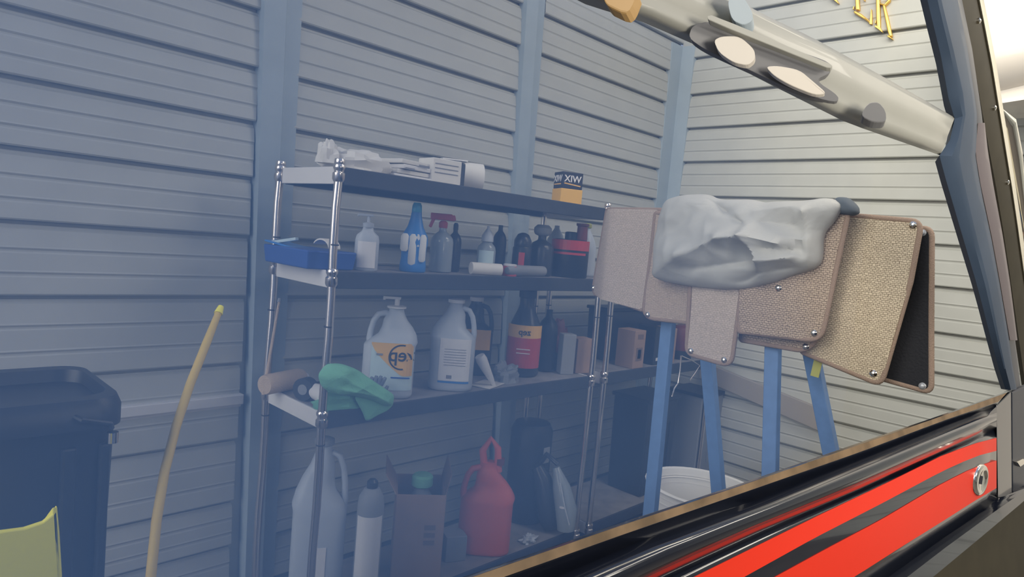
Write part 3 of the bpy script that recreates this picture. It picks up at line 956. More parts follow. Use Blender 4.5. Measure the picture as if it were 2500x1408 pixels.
# ---- bottom shelf ----------------------------------------------------
t, W, Hh = jug('bulk_jug', 'big grey jug on the lowest tier behind the chrome front post', 772, 1380, .24, 0, 126, 385, M['milk'], 1, M['grey'], cap_h=.03)
jug_label(t, W, Hh, -.02, .16, .06, .36, M['label_white'], name='level_strip')
flat_pack('grey_block', 'grey foam block at the left end of the lowest tier', 700, 1408, .10, 0, 90, 46, .2, M['grey'])
bottle('white_cylinder', 'tall white cylinder bottle with grey shoulder on the lowest tier', 893, 1400, .085, 0, 64, 285,
    [(.9, 0), (1, .02), (1, .84), (.92, .92), (.6, .99), (.4, 1.0)], M['grey'], lab=[(.01, .78, 1.02, M['label_white'], 62)],
    cap=[([(.4, .99), (.42, 1.0), (.42, 1.05), (.25, 1.07)], M['dark_plastic'], 'cap')])
# open cardboard box with bottle necks inside
loc, s = base(1010, 1395, .20, 0)
rz = -.62
t = thing('cardboard_box', 'open tan cardboard box on the lowest tier', 'box', loc, rz)
bw, bd, bh = .22, .26, .40
for (x, y, sx, sy, nm) in ((-bw / 2, 0, .006, bd, 'box_side'), (bw / 2, 0, .006, bd, 'box_side'), (0, -bd / 2, bw, .006, 'box_side'), (0, bd / 2, bw, .006, 'box_side')):
    b = MB(); b.box((x, y, bh / 2), (sx, sy, bh)); b.build(nm, M['card'], t, bevel=.001)
b = MB(); b.box((0, 0, .006), (bw, bd, .01)); b.build('box_bottom', M['card'], t)
b = MB(); b.box((-bw / 2 - .03, 0, bh + .045), (.004, bd, .11), ry=-.5); b.build('flap', M['card'], t)
b = MB(); b.box((bw / 2 + .01, 0, bh + .05), (.004, bd, .10), ry=.2); b.build('flap', M['card_dark'], t)
for i in range(3):
    b = MB(); b.box((bw * .22, -bd / 2 - .004, bh * (.62 - .09 * i)), (.05, .002, .022)); b.build('print_mark', M['card_dark'], t)
loc2 = Vector(loc) + Vector((.0, -.01, .012))
t = thing('green_cap_bottle', 'bottle with pale green cap standing in the cardboard box', 'bottle', loc2)
b = MB(); b.lathe([(.05, 0), (.055, .01), (.055, .33), (.03, .37), (.028, .39)], n=18); b.build('body', M['grey'], t, smooth=True)
b = MB(); b.lathe([(.045, .385), (.05, .39), (.05, .43), (.04, .44)], n=18); b.build('cap', M['green'], t, smooth=True)
# small items between box and red jug
flat_pack('grey_pack', 'low grey pack between the cardboard box and red jug', 1105, 1350, .16, 0, 52, 62, .1, M['grey'], rz=-.4)
# red jug
t, W, Hh = jug('red_jug', 'faded red jug with a looped top handle on the lowest tier', 1178, 1345, .13, 0, 128, 220, M['red_jug'], -1, None, depth=.6, neck_x=-.02)
b = MB(); b.tube([(-W * .10, 0, Hh * .93), (-W * .16, 0, Hh * 1.12), (-W * .02, 0, Hh * 1.26), (W * .12, 0, Hh * 1.16), (W * .16, 0, Hh * .90)], [W * .075, W * .07, W * .06, W * .065, W * .08], 10)
b.build('loop_handle', M['red_jug'], t, smooth=True)
b = MB(); b.lathe([(W * .09, Hh * .98), (W * .09, Hh * 1.05)], (W * .18, 0, 0), 12); b.build('spout', M['maroon'], t, smooth=True)
# dark hand vacuum with clear bin
loc, s = base(1338, 1300, .09, 0)
t = thing('hand_vacuum', 'dark hand vacuum with a clear pale-edged bin at the tier end', 'vacuum', loc, toward_cam(loc) - .3)
b = MB(); b.tube([(-.10, 0, .34), (-.06, 0, .28), (-.03, 0, .18), (.0, 0, .07), (.02, 0, .02)], [.035, .05, .06, .062, .05], 14); b.build('motor_body', M['dark_plastic'], t, smooth=True)
b = MB(); b.tube([(.01, 0, .36), (.05, 0, .26), (.09, 0, .14), (.10, 0, .03)], [.02, .05, .062, .05], 14); b.build('clear_bin', M['clear'], t, smooth=True)
b = MB(); b.tube([(-.10, 0, .34), (-.05, 0, .42), (.02, 0, .38)], .016, 10); b.build('grip', M['dark_plastic'], t, smooth=True)
b = MB(); b.lathe([(.016, -.004), (.016, .004)], (.085, -.062, .17), 12, sy=.4); b.build('badge', M['label_white'], t)
b = MB(); b.tube([(.06, -.06, .30), (.10, -.068, .18), (.13, -.05, .08)], .004, 6); b.build('trim_edge', M['milk'], t, smooth=True)
loc, s = base(1290, 1325, .06, 0)
t = thing('crumpled_wrap', 'small crumpled clear wrap at the lowest tier edge', 'wrap', loc)
b = MB(); crumple(b, (0, 0, 0), (.05, .035, .03), 1.2, amp=.6, n=8); b.build('wrap', M['milk'], t, smooth=True, angle=30)
# grey helmet-like lump high at back of the lowest tier
loc, s = base(1290, 1150, .29, 0)
t = thing('black_drum', 'black drum in the shade at the back of the lowest tier', 'drum', loc)
b = MB(); b.lathe([(.11, 0), (.12, .01), (.12, .52), (.10, .56), (.05, .57)], n=24); b.build('drum_body', M['black_plastic'], t, smooth=True)
b = MB(); b.box((0, -.122, .40), (.05, .008, .09)); b.build('pale_sticker', M['grey'], t, bevel=.003)

# ---- the lower unit behind the mats -----------------------------------
def base2(px, py, back, z):
    p = on(1, SY0 + back, px, py)
    return Vector((p.x, p.y, z + .0005)), depth_of(p) / FPX
def box2(name, label, px, w_px, h_px, back, m, z=1.04, rz=0.0, marks=None, cat='box'):
    loc, s = base2(px, 890, back, z)
    t = thing(name, label, cat, loc, rz)
    b = MB(); b.box((0, 0, h_px * s / 2), (w_px * s * 1.25, .13, h_px * s)); b.build('body', m, t, bevel=.003)
    if marks:
        for (x, zz, w, h, mm) in marks:
            b = MB(); b.box((x * w_px * s * 1.25, -.066, zz * h_px * s), (w * w_px * s * 1.25, .002, h * h_px * s)); b.build('print_mark', mm, t)
    return t
box2('tall_carton', 'tan carton with dark printed panels left of the blue stand leg', 1535, 36, 92, .08, M['card'],
     marks=[(0, .84, .5, .12, M['card_dark']), (0, .38, .55, .34, M['card_dark']), (0, .38, .3, .24, M['card'])])
box2('black_case', 'narrow black case between two tan cartons', 1580, 26, 92, .10, M['black_plastic'], marks=[(0, .15, .3, .08, M['label_white'])])
box2('wide_carton', 'tan carton directly behind the blue stand leg', 1612, 34, 84, .10, M['card'])
loc, s = base2(1660, 860, .12, 1.04)
t = thing('maroon_can', 'maroon can right of the blue stand leg', 'can', loc)
b = MB(); b.lathe([(.07, 0), (.075, .01), (.075, .20), (.06, .22), (.03, .23)], n=20); b.build('can_body', M['maroon'], t, smooth=True)
b = MB(); b.lathe([(.076, .0), (.078, .01), (.078, .05), (.076, .06)], n=20); b.build('dark_base', M['black_plastic'], t, smooth=True)
loc, s = base2(1500, 800, .32, 1.04)
t = thing('black_tote', 'black tote standing at the back of the lower unit', 'tote', loc)
b = MB(); b.box((.15, 0, .16), (.62, .18, .32), taper=1.04); b.build('tote_body', M['dark_plastic'], t, bevel=.01)
b = MB(); b.box((.15, 0, .325), (.67, .20, .02)); b.build('lid', M['black_plastic'], t, bevel=.005)
# grey wire loop hanging under the shelf
loc = on(1, SY0 - .03, 1655, 900)
t = thing('hanging_wire', 'kinked silvery wire hanging below the lower unit shelf', 'wire', loc)
b = MB(loc); b.tube([on(1, SY0 - .03, *q) for q in ((1663, 868), (1660, 905), (1655, 935), (1646, 948), (1640, 968))], .006, 8); b.build('wire', M['chrome'], t, smooth=True)
b = MB(loc); b.tube([on(1, SY0 - .03, *q) for q in ((1663, 868), (1690, 880), (1708, 892), (1695, 912), (1683, 930))], .004, 8); b.build('wire_end', M['chrome'], t, smooth=True)
# dark totes on the floor level of the lower unit
for (px, w, hgt, mm, nm, lb) in ((1560, .34, .62, 'black_plastic', 'storage_tote', 'black lidded tote under the tan cartons'),
                                 (1680, .30, .58, 'grey', 'storage_tote', 'grey ribbed tote between the blue stand legs')):
    loc, s = base2(px, 1150, .20, .16)
    t = thing(nm, lb, 'tote', loc)
    b = MB(); b.box((0, 0, hgt / 2), (w, .26, hgt), taper=1.06); b.build('tote_body', M[mm], t, bevel=.01)
    b = MB(); b.box((0, 0, hgt + .012), (w * 1.12, .30, .025)); b.build('lid', M['black_plastic'], t, bevel=.005)
    for k in range(3):
        b = MB(); b.box((-w * .3 + w * .3 * k, -.136, hgt * .45), (.012, .012, hgt * .6)); b.build('rib', M[mm], t, bevel=.003)
# loose grey plank leaning along the right wall
t_pl = [on(0, XW - .03, 1712, 878), on(0, XW - .03, 2030, 1005), on(0, XW - .03, 2030, 1062), on(0, XW - .03, 1712, 922)]
mb = MB(t_pl[0]); mb.prism(t_pl, (-.035, 0, 0))
tag(mb.build('trim_4', M['plank_grey'], bevel=.004), 'sloping grey board fixed low on the bright wall', 'trim', kind='structure')

# ================================================================== LEFT FOREGROUND: BIN, POLE, YELLOW PAN
bin_y = 1.75
c = on(1, bin_y, 60, 1100)
loc = Vector((c.x - .02, bin_y + .12, 0))
t = thing('dustbin', 'tall black plastic dustbin with grey rim highlights', 'bin', loc)
ztop = on(1, bin_y - .08, 150, 985).z
xr = on(1, bin_y, 278, 1150).x - loc.x
W2 = xr
b = MB()
def rrect(w, d, z, r=.06, n=6):
    pts = []
    for (sx, sy, a0) in ((1, 1, 0), (-1, 1, 90), (-1, -1, 180), (1, -1, 270)):
        for k in range(n + 1):
            a = math.radians(a0 + 90 * k / n)
            pts.append(Vector((sx * (w - r) + r * math.cos(a), sy * (d - r) + r * math.sin(a), z)))
    return pts
b.rings([rrect(W2 * .80, .14, 0), rrect(W2 * .84, .16, .02), rrect(W2 * .96, .185, ztop - .06), rrect(W2 * .97, .19, ztop - .02), rrect(W2 * .90, .15, ztop - .02), rrect(W2 * .8, .13, .05)])
b.build('bin_body', M['black_plastic'], t, smooth=True)
b = MB(); b.rings([rrect(W2 * .96, .185, ztop - .07), rrect(W2 * 1.0, .205, ztop - .065), rrect(W2 * 1.0, .205, ztop - .02), rrect(W2 * .97, .19, ztop), rrect(W2 * .90, .15, ztop), rrect(W2 * .88, .14, ztop - .03)])
b.build('rim', M['black_plastic'], t, smooth=True)
for (x, w) in ((.45, .030), (.80, .022)):
    b = MB(); b.box((W2 * x, -.185, ztop * .5), (w, .02, ztop * .84)); b.build('rib', M['black_plastic'], t, bevel=.006)
b = MB(); b.tube([(W2 * .45, -.19, ztop - .03), (W2 * .52, -.225, ztop - .035), (W2 * .80, -.225, ztop - .05), (W2 * .86, -.19, ztop - .07)], .006, 8); b.build('handle', M['black_plastic'], t, smooth=True)
b = MB(); b.lathe([(.012, -.012), (.012, .012)], (W2 * .84, -.215, ztop - .085), 10); b.build('handle_pivot', M['chrome_bright'], t, smooth=True)

# yellow pan in front of the bin
yp = 1.42
out = [(-90, 1318), (0, 1298), (60, 1290), (105, 1275), (128, 1256), (140, 1236), (146, 1300), (152, 1400), (158, 1560), (-90, 1560)]
pts = [on(1, yp, *q) for q in out]
o = Vector((pts[4].x - .1, yp, 0))
t = thing('yellow_dustpan', 'bright yellow plastic pan with a pointed corner before the dustbin', 'dustpan', o)
b = MB(o); b.prism(pts, (0, .012, 0)); b.build('pan_front', M['yellow'], t, bevel=.003)
b = MB(o); e = [on(1, yp, 140, 1236), on(1, yp, 158, 1560)]
b.prism([e[0], e[1], e[1] + Vector((0, .10, 0)), e[0] + Vector((0, .07, -.05))], (-.008, 0, 0)); b.build('pan_side', M['yellow'], t, bevel=.002)
b = MB(o); pz = [on(1, yp, -90, 1560), on(1, yp, 158, 1560)]
b.box(((pz[0].x + pz[1].x) / 2, yp + .055, pz[0].z), (pz[1].x - pz[0].x, .11, .01)); b.build('pan_floor', M['yellow'], t)
zb = min(p.z for p in pts)
b = MB(o)
b.box(((pz[0].x + pz[1].x) / 2, yp + .05, zb / 2), (.06, .05, max(.02, zb))); b.build('pan_foot', M['yellow'], t, bevel=.004)

# yellow broom pole leaning
ypole = 1.95
pp = [on(1, ypole - .06 * k, *q) for k, q in enumerate(((538, 752), (505, 835), (465, 935), (430, 1040), (402, 1150), (382, 1270), (368, 1408)))]
o = Vector((pp[-1].x, pp[-1].y, 0))
t = thing('broom', 'yellow broom handle leaning towards the shelving from beside the dustbin', 'broom', o)
b = MB(o); d = (pp[-1] - pp[-2]).normalized()
end = pp[-1] + d * ((pp[-1].z - .10) / -d.z) if d.z < 0 else pp[-1]
b.tube(pp + [end], [.009] + [.0115] * 6 + [.012], 10); b.build('handle', M['pole'], t, smooth=True)
b = MB(o); b.tube([pp[0] + (pp[0] - pp[1]).normalized() * .006, pp[0] - (pp[0] - pp[1]).normalized() * .02], [.008, .0125], 10); b.build('end_cap', M['yellow'], t, smooth=True)
b = MB(o); b.box((end.x, end.y, .09), (.26, .06, .05), rz=.4); b.build('broom_head', M['yellow'], t, bevel=.01)
b = MB(o); b.box((end.x, end.y, .033), (.27, .07, .066), rz=.4, taper=.9); b.build('bristles', M['dark_plastic'], t)

# ================================================================== STAND WITH HANGING MATS
XB = 2.50
bar_a, bar_b = on(0, XB, 1488, 520), on(0, XB, 2250, 560)
zbar = (bar_a.z + bar_b.z) / 2 - .035
ya, yb_ = bar_a.y - .02, bar_b.y + .02
o = Vector((XB, (ya + yb_) / 2, 0))
t = thing('mat_stand', 'blue steel trestle stand carrying the woven mats', 'stand', o)
b = MB(o); b.box((XB + .075, (ya + yb_) / 2, zbar), (.03, ya - yb_, .05)); b.build('top_bar', M['blue_steel'], t, bevel=.004)
legs = [((1632, 790), (1590, 1230), XB + .02, XB - .03), ((1728, 880), (1752, 1170), XB + .10, XB + .22),
        ((1888, 830), (1881, 1135), XB + .02, XB - .02), ((1982, 870), (2028, 1100), XB + .08, XB + .20)]
for (p0, p1, x0, x1) in legs:
    f_ = (600 - p0[1]) / (p1[1] - p0[1])
    top = on(0, XB + .075, p0[0] + (p1[0] - p0[0]) * f_, 600); c = on(0, x1, *p1)
    d = (c - top).normalized()
    bot = c + d * ((0.0 - c.z) / d.z)
    top = top + d * ((zbar - top.z) / d.z)
    b = MB(o)
    side = Vector((0, 1, 0)); side = (side - d * side.dot(d)).normalized(); nrm = d.cross(side)
    hw, hd = .027, .020
    rings = [[p + side * sx * hw + nrm * sy * hd for (sx, sy) in ((-1, -1), (1, -1), (1, 1), (-1, 1))] for p in (top, bot)]
    b.rings(rings); lg = b.build('leg', M['blue_steel'], t, bevel=.004)
    for f in (.78, .84):
        b = MB(o); q = top.lerp(bot, f)
        b.box(q + Vector((-.025, 0, 0)), (.012, .014, .014)); b.build('bolt', M['chrome'], lg, bevel=.003)
    b = MB(o); b.box(bot + Vector((0, 0, .012)), (.07, .07, .024)); b.build('foot', M['black_plastic'], lg, bevel=.005)
b = MB(o); q = on(0, XB - .03, 1995, 905); b.box(on(0, XB + .06, 1993, 900), (.004, .03, .06), rx=.1); b.build('lime_tag', M['lime'], t)

def hung_mat(name, label, out_px, X, m, r_px=16, thick=.010, snaps=(), warp=None, back=True, group='woven boat mats on the stand', snap_m='chrome_bright', binding=True):
    """a mat whose outline is given in the plane x = X; warp(y, z) bends it towards -X"""
    p2 = round_corners([(a, b_) for (a, b_) in out_px], r_px)
    W3 = [on(0, X, q.x, q.y) for q in p2]
    o = Vector((X, sum(p.y for p in W3) / len(W3), min(p.z for p in W3)))
    t = thing(name, label, 'mat', o, 0, group)
    wf = warp if warp else (lambda y, z: .006 * noise.noise(Vector((y * 4, z * 4, X * 9))))
    bm = bmesh.new()
    f = bm.faces.new([bm.verts.new(p) for p in W3])
    ys = [p.y for p in W3]; zs = [p.z for p in W3]
    for k in range(1, 16):
        for (co, no) in ((Vector((0, min(ys) + (max(ys) - min(ys)) * k / 16, 0)), Vector((0, 1, 0))), (Vector((0, 0, min(zs) + (max(zs) - min(zs)) * k / 16)), Vector((0, 0, 1)))):
            bmesh.ops.bisect_plane(bm, geom=bm.verts[:] + bm.edges[:] + bm.faces[:], plane_co=co, plane_no=no)
    ex = bmesh.ops.extrude_face_region(bm, geom=bm.faces[:])
    top_v = [g for g in ex['geom'] if isinstance(g, bmesh.types.BMVert)]
    for v in top_v: v.co.x += thick
    for v in bm.verts:
        v.co.x -= wf(v.co.y, v.co.z)
    mb = MB(o); mb.bm.free(); mb.bm = bm
    for v in bm.verts: v.co -= o
    mb.build('weave', m, t, smooth=True, angle=50)
    if binding:
        b = MB(o)
        ring = [Vector((p.x + thick / 2 - wf(p.y, p.z), p.y, p.z)) for p in W3]
        n = len(ring)
        rings = []
        for i in range(n):
            tg = (ring[(i + 1) % n] - ring[i - 1]).normalized()
            nx = Vector((1, 0, 0)); sd = tg.cross(nx).normalized()
            rings.append([ring[i] + nx * (.0080 * math.cos(a)) + sd * (.0095 * math.sin(a)) for a in [2 * math.pi * k / 8 for k in range(8)]])
        rings.append(rings[0])
        b.rings(rings, cap=False); b.build('binding', M['binding'], t, smooth=True, angle=80)
    for (sx, sy) in snaps:
        q = on(0, X - .004, sx, sy)
        q.x = X - wf(q.y, q.z)
        b = MB(o)
        b.rings([[q + Vector((-h, math.cos(2 * math.pi * k / 12) * r, math.sin(2 * math.pi * k / 12) * r)) for k in range(12)] for (h, r) in ((0, .012), (.004, .012), (.007, .008), (.011, .0075), (.013, .004))])
        b.build('snap_button', M[snap_m], t, smooth=True)
    return t

# far left mat: folded edge turns back
yfold = on(0, XB - .02, 1480, 600).y
hung_mat('woven_mat', 'leftmost woven mat with its edge folded back beside the shelf', [(1462, 508), (1615, 512), (1612, 700), (1568, 757), (1396, 712), (1420, 640)], XB - .02, M['weave_a'],
         r_px=[6, 4, 4, 4, 22, 8], snaps=((1405, 702),), warp=lambda y, z: -.9 * max(0, y - yfold) + .004 * noise.noise(Vector((y * 5, z * 5, 1))))
hung_mat('woven_mat', 'ribbed woven mat under the grey cover left of the narrow flap', [(1598, 520), (1790, 520), (1790, 800), (1568, 775), (1585, 640)], XB - .045, M['weave_d'],
         r_px=[4, 4, 4, 30, 8], snaps=((1581, 768),))
hung_mat('woven_mat', 'narrow woven flap hanging lowest in the middle with two snaps', [(1690, 560), (1812, 560), (1810, 700), (1788, 893), (1678, 862)], XB - .075, M['weave_a'],
         r_px=[4, 4, 4, 26, 20], snaps=((1690, 856), (1771, 878)), warp=lambda y, z: .02 * max(0, 1.55 - z) / .3)
hung_mat('woven_mat', 'dense woven mat in front right of the narrow flap', [(1816, 520), (2070, 518), (2040, 660), (2006, 832), (1812, 808)], XB - .055, M['weave_b'],
         r_px=[4, 14, 10, 34, 4], snaps=((1990, 812), (1908, 703)), warp=lambda y, z: .035 * math.sin(max(0, min(1, (y - .8) / .5)) * 3.14) * max(0, min(1, (1.92 - z) / .3)))
hung_mat('woven_mat', 'under mat showing only a lower edge beneath the dense mat', [(1808, 600), (2035, 600), (2008, 800), (1972, 858), (1808, 830)], XB - .020, M['weave_b'],
         r_px=[4, 4, 4, 30, 4], snaps=((1967, 846),))
hung_mat('woven_mat', 'large coarse-weave mat hanging right of the dense mat', [(2055, 523), (2246, 540), (2222, 690), (2150, 940), (1955, 858), (2010, 760)], XB + .025, M['weave_c'],
         r_px=[4, 26, 8, 26, 8, 6], snaps=((2226, 548), (2132, 911)), warp=lambda y, z: .012 * math.sin(z * 9))
t = hung_mat('woven_mat', 'rearmost mat turned to show its black rubber back', [(2200, 560), (2274, 556), (2272, 800), (2273, 958), (2120, 915), (2150, 800)], XB + .105, M['rubber'],
         r_px=[4, 24, 4, 22, 6, 4], snaps=((2252, 568), (2252, 942)), snap_m='silver')

# the grey cover bunched over the mats
cov = [(1625, 490), (1665, 476), (1730, 473), (1760, 488), (1835, 486), (1870, 495), (1900, 492), (1975, 490), (2030, 482), (2062, 500), (2040, 540), (2012, 570), (2010, 640), (1985, 660), (1940, 672), (1895, 690), (1830, 706), (1760, 707), (1690, 700), (1605, 685), (1600, 640), (1603, 580), (1612, 530)]
o = on(0, XB - .07, 1800, 700)
t = thing('boat_cover', 'bunched pale grey cover thrown over the hanging mats', 'cover', o)
rid = ((1745, 488, 1790, 520, -.030, 12), (1790, 520, 1838, 548, -.022, 10), (1610, 672, 1700, 625, .040, 26), (1700, 625, 1800, 588, .045, 24), (1800, 588, 1862, 582, .040, 20),
       (1862, 582, 1890, 640, .050, 16), (1890, 640, 1870, 695, .040, 14), (1862, 582, 1930, 598, .045, 15), (1930, 598, 1985, 590, .040, 14), (1905, 640, 1962, 632, .045, 12),
       (1700, 660, 1840, 640, -.030, 22), (1900, 610, 1975, 612, -.030, 10), (1912, 660, 1950, 655, -.025, 9), (1985, 520, 1998, 590, .035, 14), (1998, 590, 1985, 655, .030, 12),
       (1870, 520, 1960, 508, .025, 16), (1650, 520, 1660, 620, .030, 40), (1880, 545, 1960, 555, -.018, 12), (1820, 690, 1880, 668, -.022, 9))
b = MB(o); blob(b, cov, XB - .075, .085, .03, 2.7, nr=26, ridges=rid)
b.build('fabric', M['tarp'], t, smooth=True, angle=75)
slate = [(2035, 490), (2050, 480), (2075, 483), (2098, 505), (2100, 522), (2080, 528), (2040, 522), (2032, 505)]
o2 = on(0, XB - .02, 2065, 525)
t = thing('slate_cloth', 'small slate grey cloth tucked at the cover end', 'cloth', o2)
b = MB(o2); blob(b, slate, XB - .04, .04, .03, 6.1, nr=8, folds=.5); b.build('fabric', M['cloth_slate'], t, smooth=True, angle=60)

# white tub on the floor between the legs
o = Vector((3.12, 1.56, 0))
t = thing('white_tub', 'round white tub with a rolled rim under the blue stand', 'tub', o)
b = MB(); n = 36; zr = on(0, 3.05, 1700, 1192).z
def tring(r, z): return [Vector((math.cos(2 * math.pi * k / n) * r, math.sin(2 * math.pi * k / n) * r * 1.1, z)) for k in range(n)]
b.rings([tring(.19, 0), tring(.20, .01), tring(.255, zr - .02), tring(.27, zr - .015), tring(.275, zr - .006), tring(.265, zr), tring(.248, zr - .004), tring(.20, .04), tring(.05, .035)])
b.build('tub_shell', M['white'], t, smooth=True)
for k in range(2):
    b = MB(); zz = zr - .05 - .03 * k
    b.rings([tring(.240, zz), tring(.252, zz + .002), tring(.254, zz + .010), tring(.242, zz + .012)], cap=False)
    b.build('moulded_ring', M['label_white'], t, smooth=True)

# ================================================================== GOLD LETTERS ON THE BRIGHT WALL
def stroke_part(mb, pts_px, ws, X, dep=.03):
    """a tapered stroke: centre line in pixels with widths, raised off the wall"""
    n = len(pts_px)
    L, Rr = [], []
    for i, (x, y) in enumerate(pts_px):
        a = Vector(pts_px[max(0, i - 1)]); c = Vector(pts_px[min(n - 1, i + 1)])
        d = (c - a).normalized(); nn = Vector((-d.y, d.x)) * ws[i] / 2
        L.append(on(0, X, x + nn.x, y + nn.y)); Rr.append(on(0, X, x - nn.x, y - nn.y))
    mb.prism(L + list(reversed(Rr)), (-dep, 0, 0))
XL = XW - .024
def letter(label, strokes):
    o = on(0, XL, *strokes[0][0][0])
    t = thing('gold_letter', label, 'letter', o, 0, 'gold letters at the top edge')
    for (pts, ws) in strokes:
        b = MB(o); stroke_part(b, pts, ws, XL); b.build('stroke', M['gold'], t, bevel=.006)
letter('lower tip of a gold letter nearest the diagonal grey band', [([(2022, -40), (2035, -6), (2050, 11)], [10, 10, 2])])
letter('gold serif letter E cut off by the top edge', [([(2094, -60), (2095, -10), (2097, 28)], [9, 9, 10]), ([(2088, 31), (2104, 40), (2120, 51), (2129, 60)], [6, 8, 5, 5]), ([(2129, 62), (2130, 45), (2130, 25)], [6, 4, 1]), ([(2086, 26), (2088, 18)], [3, 2]), ([(2112, -20), (2113, 5)], [3, 2]), ([(2092, -58), (2125, -40)], [6, 5])])
letter('gold serif letter R with its long leg reaching down', [([(2147, -60), (2146, 0), (2147, 45), (2148, 72)], [9, 9, 10, 9]), ([(2139, 66), (2150, 72), (2157, 81)], [4, 7, 2]), ([(2150, 12), (2163, 15), (2173, 5), (2173, -25), (2150, -50)], [4, 5, 6, 6, 5]), ([(2160, 15), (2167, 45), (2174, 78), (2178, 92)], [6, 8, 9, 8]), ([(2170, 90), (2182, 98)], [4, 2]), ([(2140, 60), (2141, 52)], [3, 2])])

# ================================================================== THE BLACK BOAT IN FRONT
# its side is an upright plane that runs away to the right
DH = ROT @ _ray(3115, 748)
DH.z = DH.z * 1.0
DH.normalize()
PH0 = P(2470, 960, 1.62)
NH = Vector((DH.y, -DH.x, 0)).normalized()       # towards the camera side
if NH.dot(CAM - PH0) < 0: NH = -NH

def hp(px, py, off=0.0):
    r = ROT @ _ray(px, py)
    t_ = (PH0 + NH * off - CAM).dot(NH) / r.dot(NH)
    return CAM + r * t_

BACK = ((PH0 - CAM).normalized() - NH * .25).normalized()      # into the boat's side
boat = thing('motorboat', 'glossy black boat side with two red stripes across the corner', 'boat', PH0)
BO = PH0
def lofted(name, rows, m, parent, smooth=True, thick=.05, angle=35):
    """rows: list of (pixel polyline, offset towards the viewer); skinned, closed at the back"""
    b = MB(BO)
    n = len(rows[0][0])
    R = []
    for (line, off) in rows:
        offs = off if isinstance(off, (list, tuple)) else [off] * n
        R.append([hp(q[0], q[1], f) for q, f in zip(line, offs)])
    bk = [[p + BACK * thick for p in R[-1]], [p + BACK * thick for p in R[0]]]
    A = [[b.v(p) for p in r] for r in R + bk]
    m_ = len(A)
    for i in range(m_):
        r0, r1 = A[i], A[(i + 1) % m_]
        for k in range(n - 1):
            b.face([r0[k], r0[k + 1], r1[k + 1], r1[k]])
    b.face([r[0] for r in A]); b.face([r[-1] for r in reversed(A)])
    return b.build(name, m, parent, smooth=smooth, angle=angle)

def line(pts, n=24):
    """resample a pixel polyline smoothly"""
    pts = [Vector(p) for p in pts]
    L = [0]
    for a, c in zip(pts[:-1], pts[1:]): L.append(L[-1] + (c - a).length)
    out = []
    for k in range(n):
        s = L[-1] * k / (n - 1)
        i = 0
        while i < len(L) - 2 and s > L[i + 1]: i += 1
        f = (s - L[i]) / max(1e-6, L[i + 1] - L[i])
        out.append(pts[i].lerp(pts[i + 1], f))
    return out

top_l = line([(1000, 1455), (1150, 1406), (1500, 1285), (1800, 1186), (2100, 1082), (2300, 1014), (2462, 955)])
str_b = line([(1010, 1490), (1190, 1424), (1520, 1306), (1815, 1203), (2100, 1104), (2300, 1028), (2436, 982)])
con_t = line([(1080, 1520), (1250, 1455), (1540, 1330), (1830, 1225), (2110, 1115), (2310, 1036), (2434, 990)])
con_b = line([(1380, 1540), (1500, 1480), (1640, 1408), (1870, 1300), (2100, 1201), (2290, 1112), (2433, 1046)])
s1_t = line([(1440, 1540), (1560, 1475), (1691, 1410), (1990, 1262), (2150, 1186), (2300, 1112), (2377, 1083), (2433, 1069)])
s1_b = line([(1560, 1540), (1690, 1475), (1817, 1408), (1990, 1312), (2150, 1230), (2300, 1150), (2380, 1114), (2433, 1100)])
s2_t = line([(1660, 1540), (1770, 1475), (1892, 1408), (2020, 1338), (2150, 1269), (2300, 1180), (2380, 1140), (2433, 1124)])
s2_b = line([(1860, 1540), (1980, 1470), (2100, 1399), (2200, 1335), (2300, 1273), (2380, 1222), (2433, 1191)])
low_t = line([(1930, 1560), (2060, 1480), (2167, 1408), (2290, 1320), (2400, 1245), (2433, 1217)])
fl_t = line([(1990, 1570), (2120, 1480), (2215, 1408), (2310, 1335), (2440, 1240), (2520, 1185)])
fl_b = line([(2060, 1580), (2170, 1490), (2278, 1408), (2390, 1315), (2496, 1226), (2530, 1195)])
fl_e = line([(2200, 1640), (2330, 1540), (2480, 1420), (2540, 1370), (2580, 1330), (2620, 1290)])
# rounded coaming, strip painted as a brown reflection, convex band, striped side, lower flange
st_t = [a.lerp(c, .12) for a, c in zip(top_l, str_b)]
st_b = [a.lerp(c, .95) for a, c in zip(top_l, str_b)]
lofted('coaming', [(top_l, .000), (st_t, .006), (st_b, .009), (str_b, .008), (con_t, .004)], M['hull'], boat, thick=.010, angle=60)
lofted('reflection_strip', [(st_t, .0075), (st_b, .0105)], M['reflection_strip'], boat, thick=.003)
mid = [[a.lerp(c, f) for a, c in zip(con_t, con_b)] for f in (.12, .3, .5, .7, .88)]
lofted('rounded_band', [(con_t, .004), (mid[0], .012), (mid[1], .026), (mid[2], .032), (mid[3], .026), (mid[4], .012), (con_b, .000)], M['hull'], boat, thick=.06, angle=80)
lofted('striped_side', [(con_b, .000), (s1_t, .006), (s1_b, .009), (s2_t, .010), (s2_b, .009), (low_t, .002)], M['hull'], boat, thick=.06, angle=80)
for (a, c, oa, oc, lb) in ((s1_t, s1_b, .0068, .0098, 'thin upper red stripe'), (s2_t, s2_b, .0108, .0098, 'broad lower red stripe')):
    ob = lofted('red_stripe', [(a, oa), (c, oc)], M['red'], boat, thick=.004)
    ob['label'] = lb
lofted('lower_flange', [(low_t, .000), (fl_t, .020), (fl_b, .026)], M['hull'], boat, thick=.06, angle=30)
fl_g = [q + Vector((60, 700)) for q in fl_e]
lofted('bottom_side', [(fl_b, .018), (fl_e, .050), (fl_g, .02)], M['olive'], boat, thick=.08, angle=30)
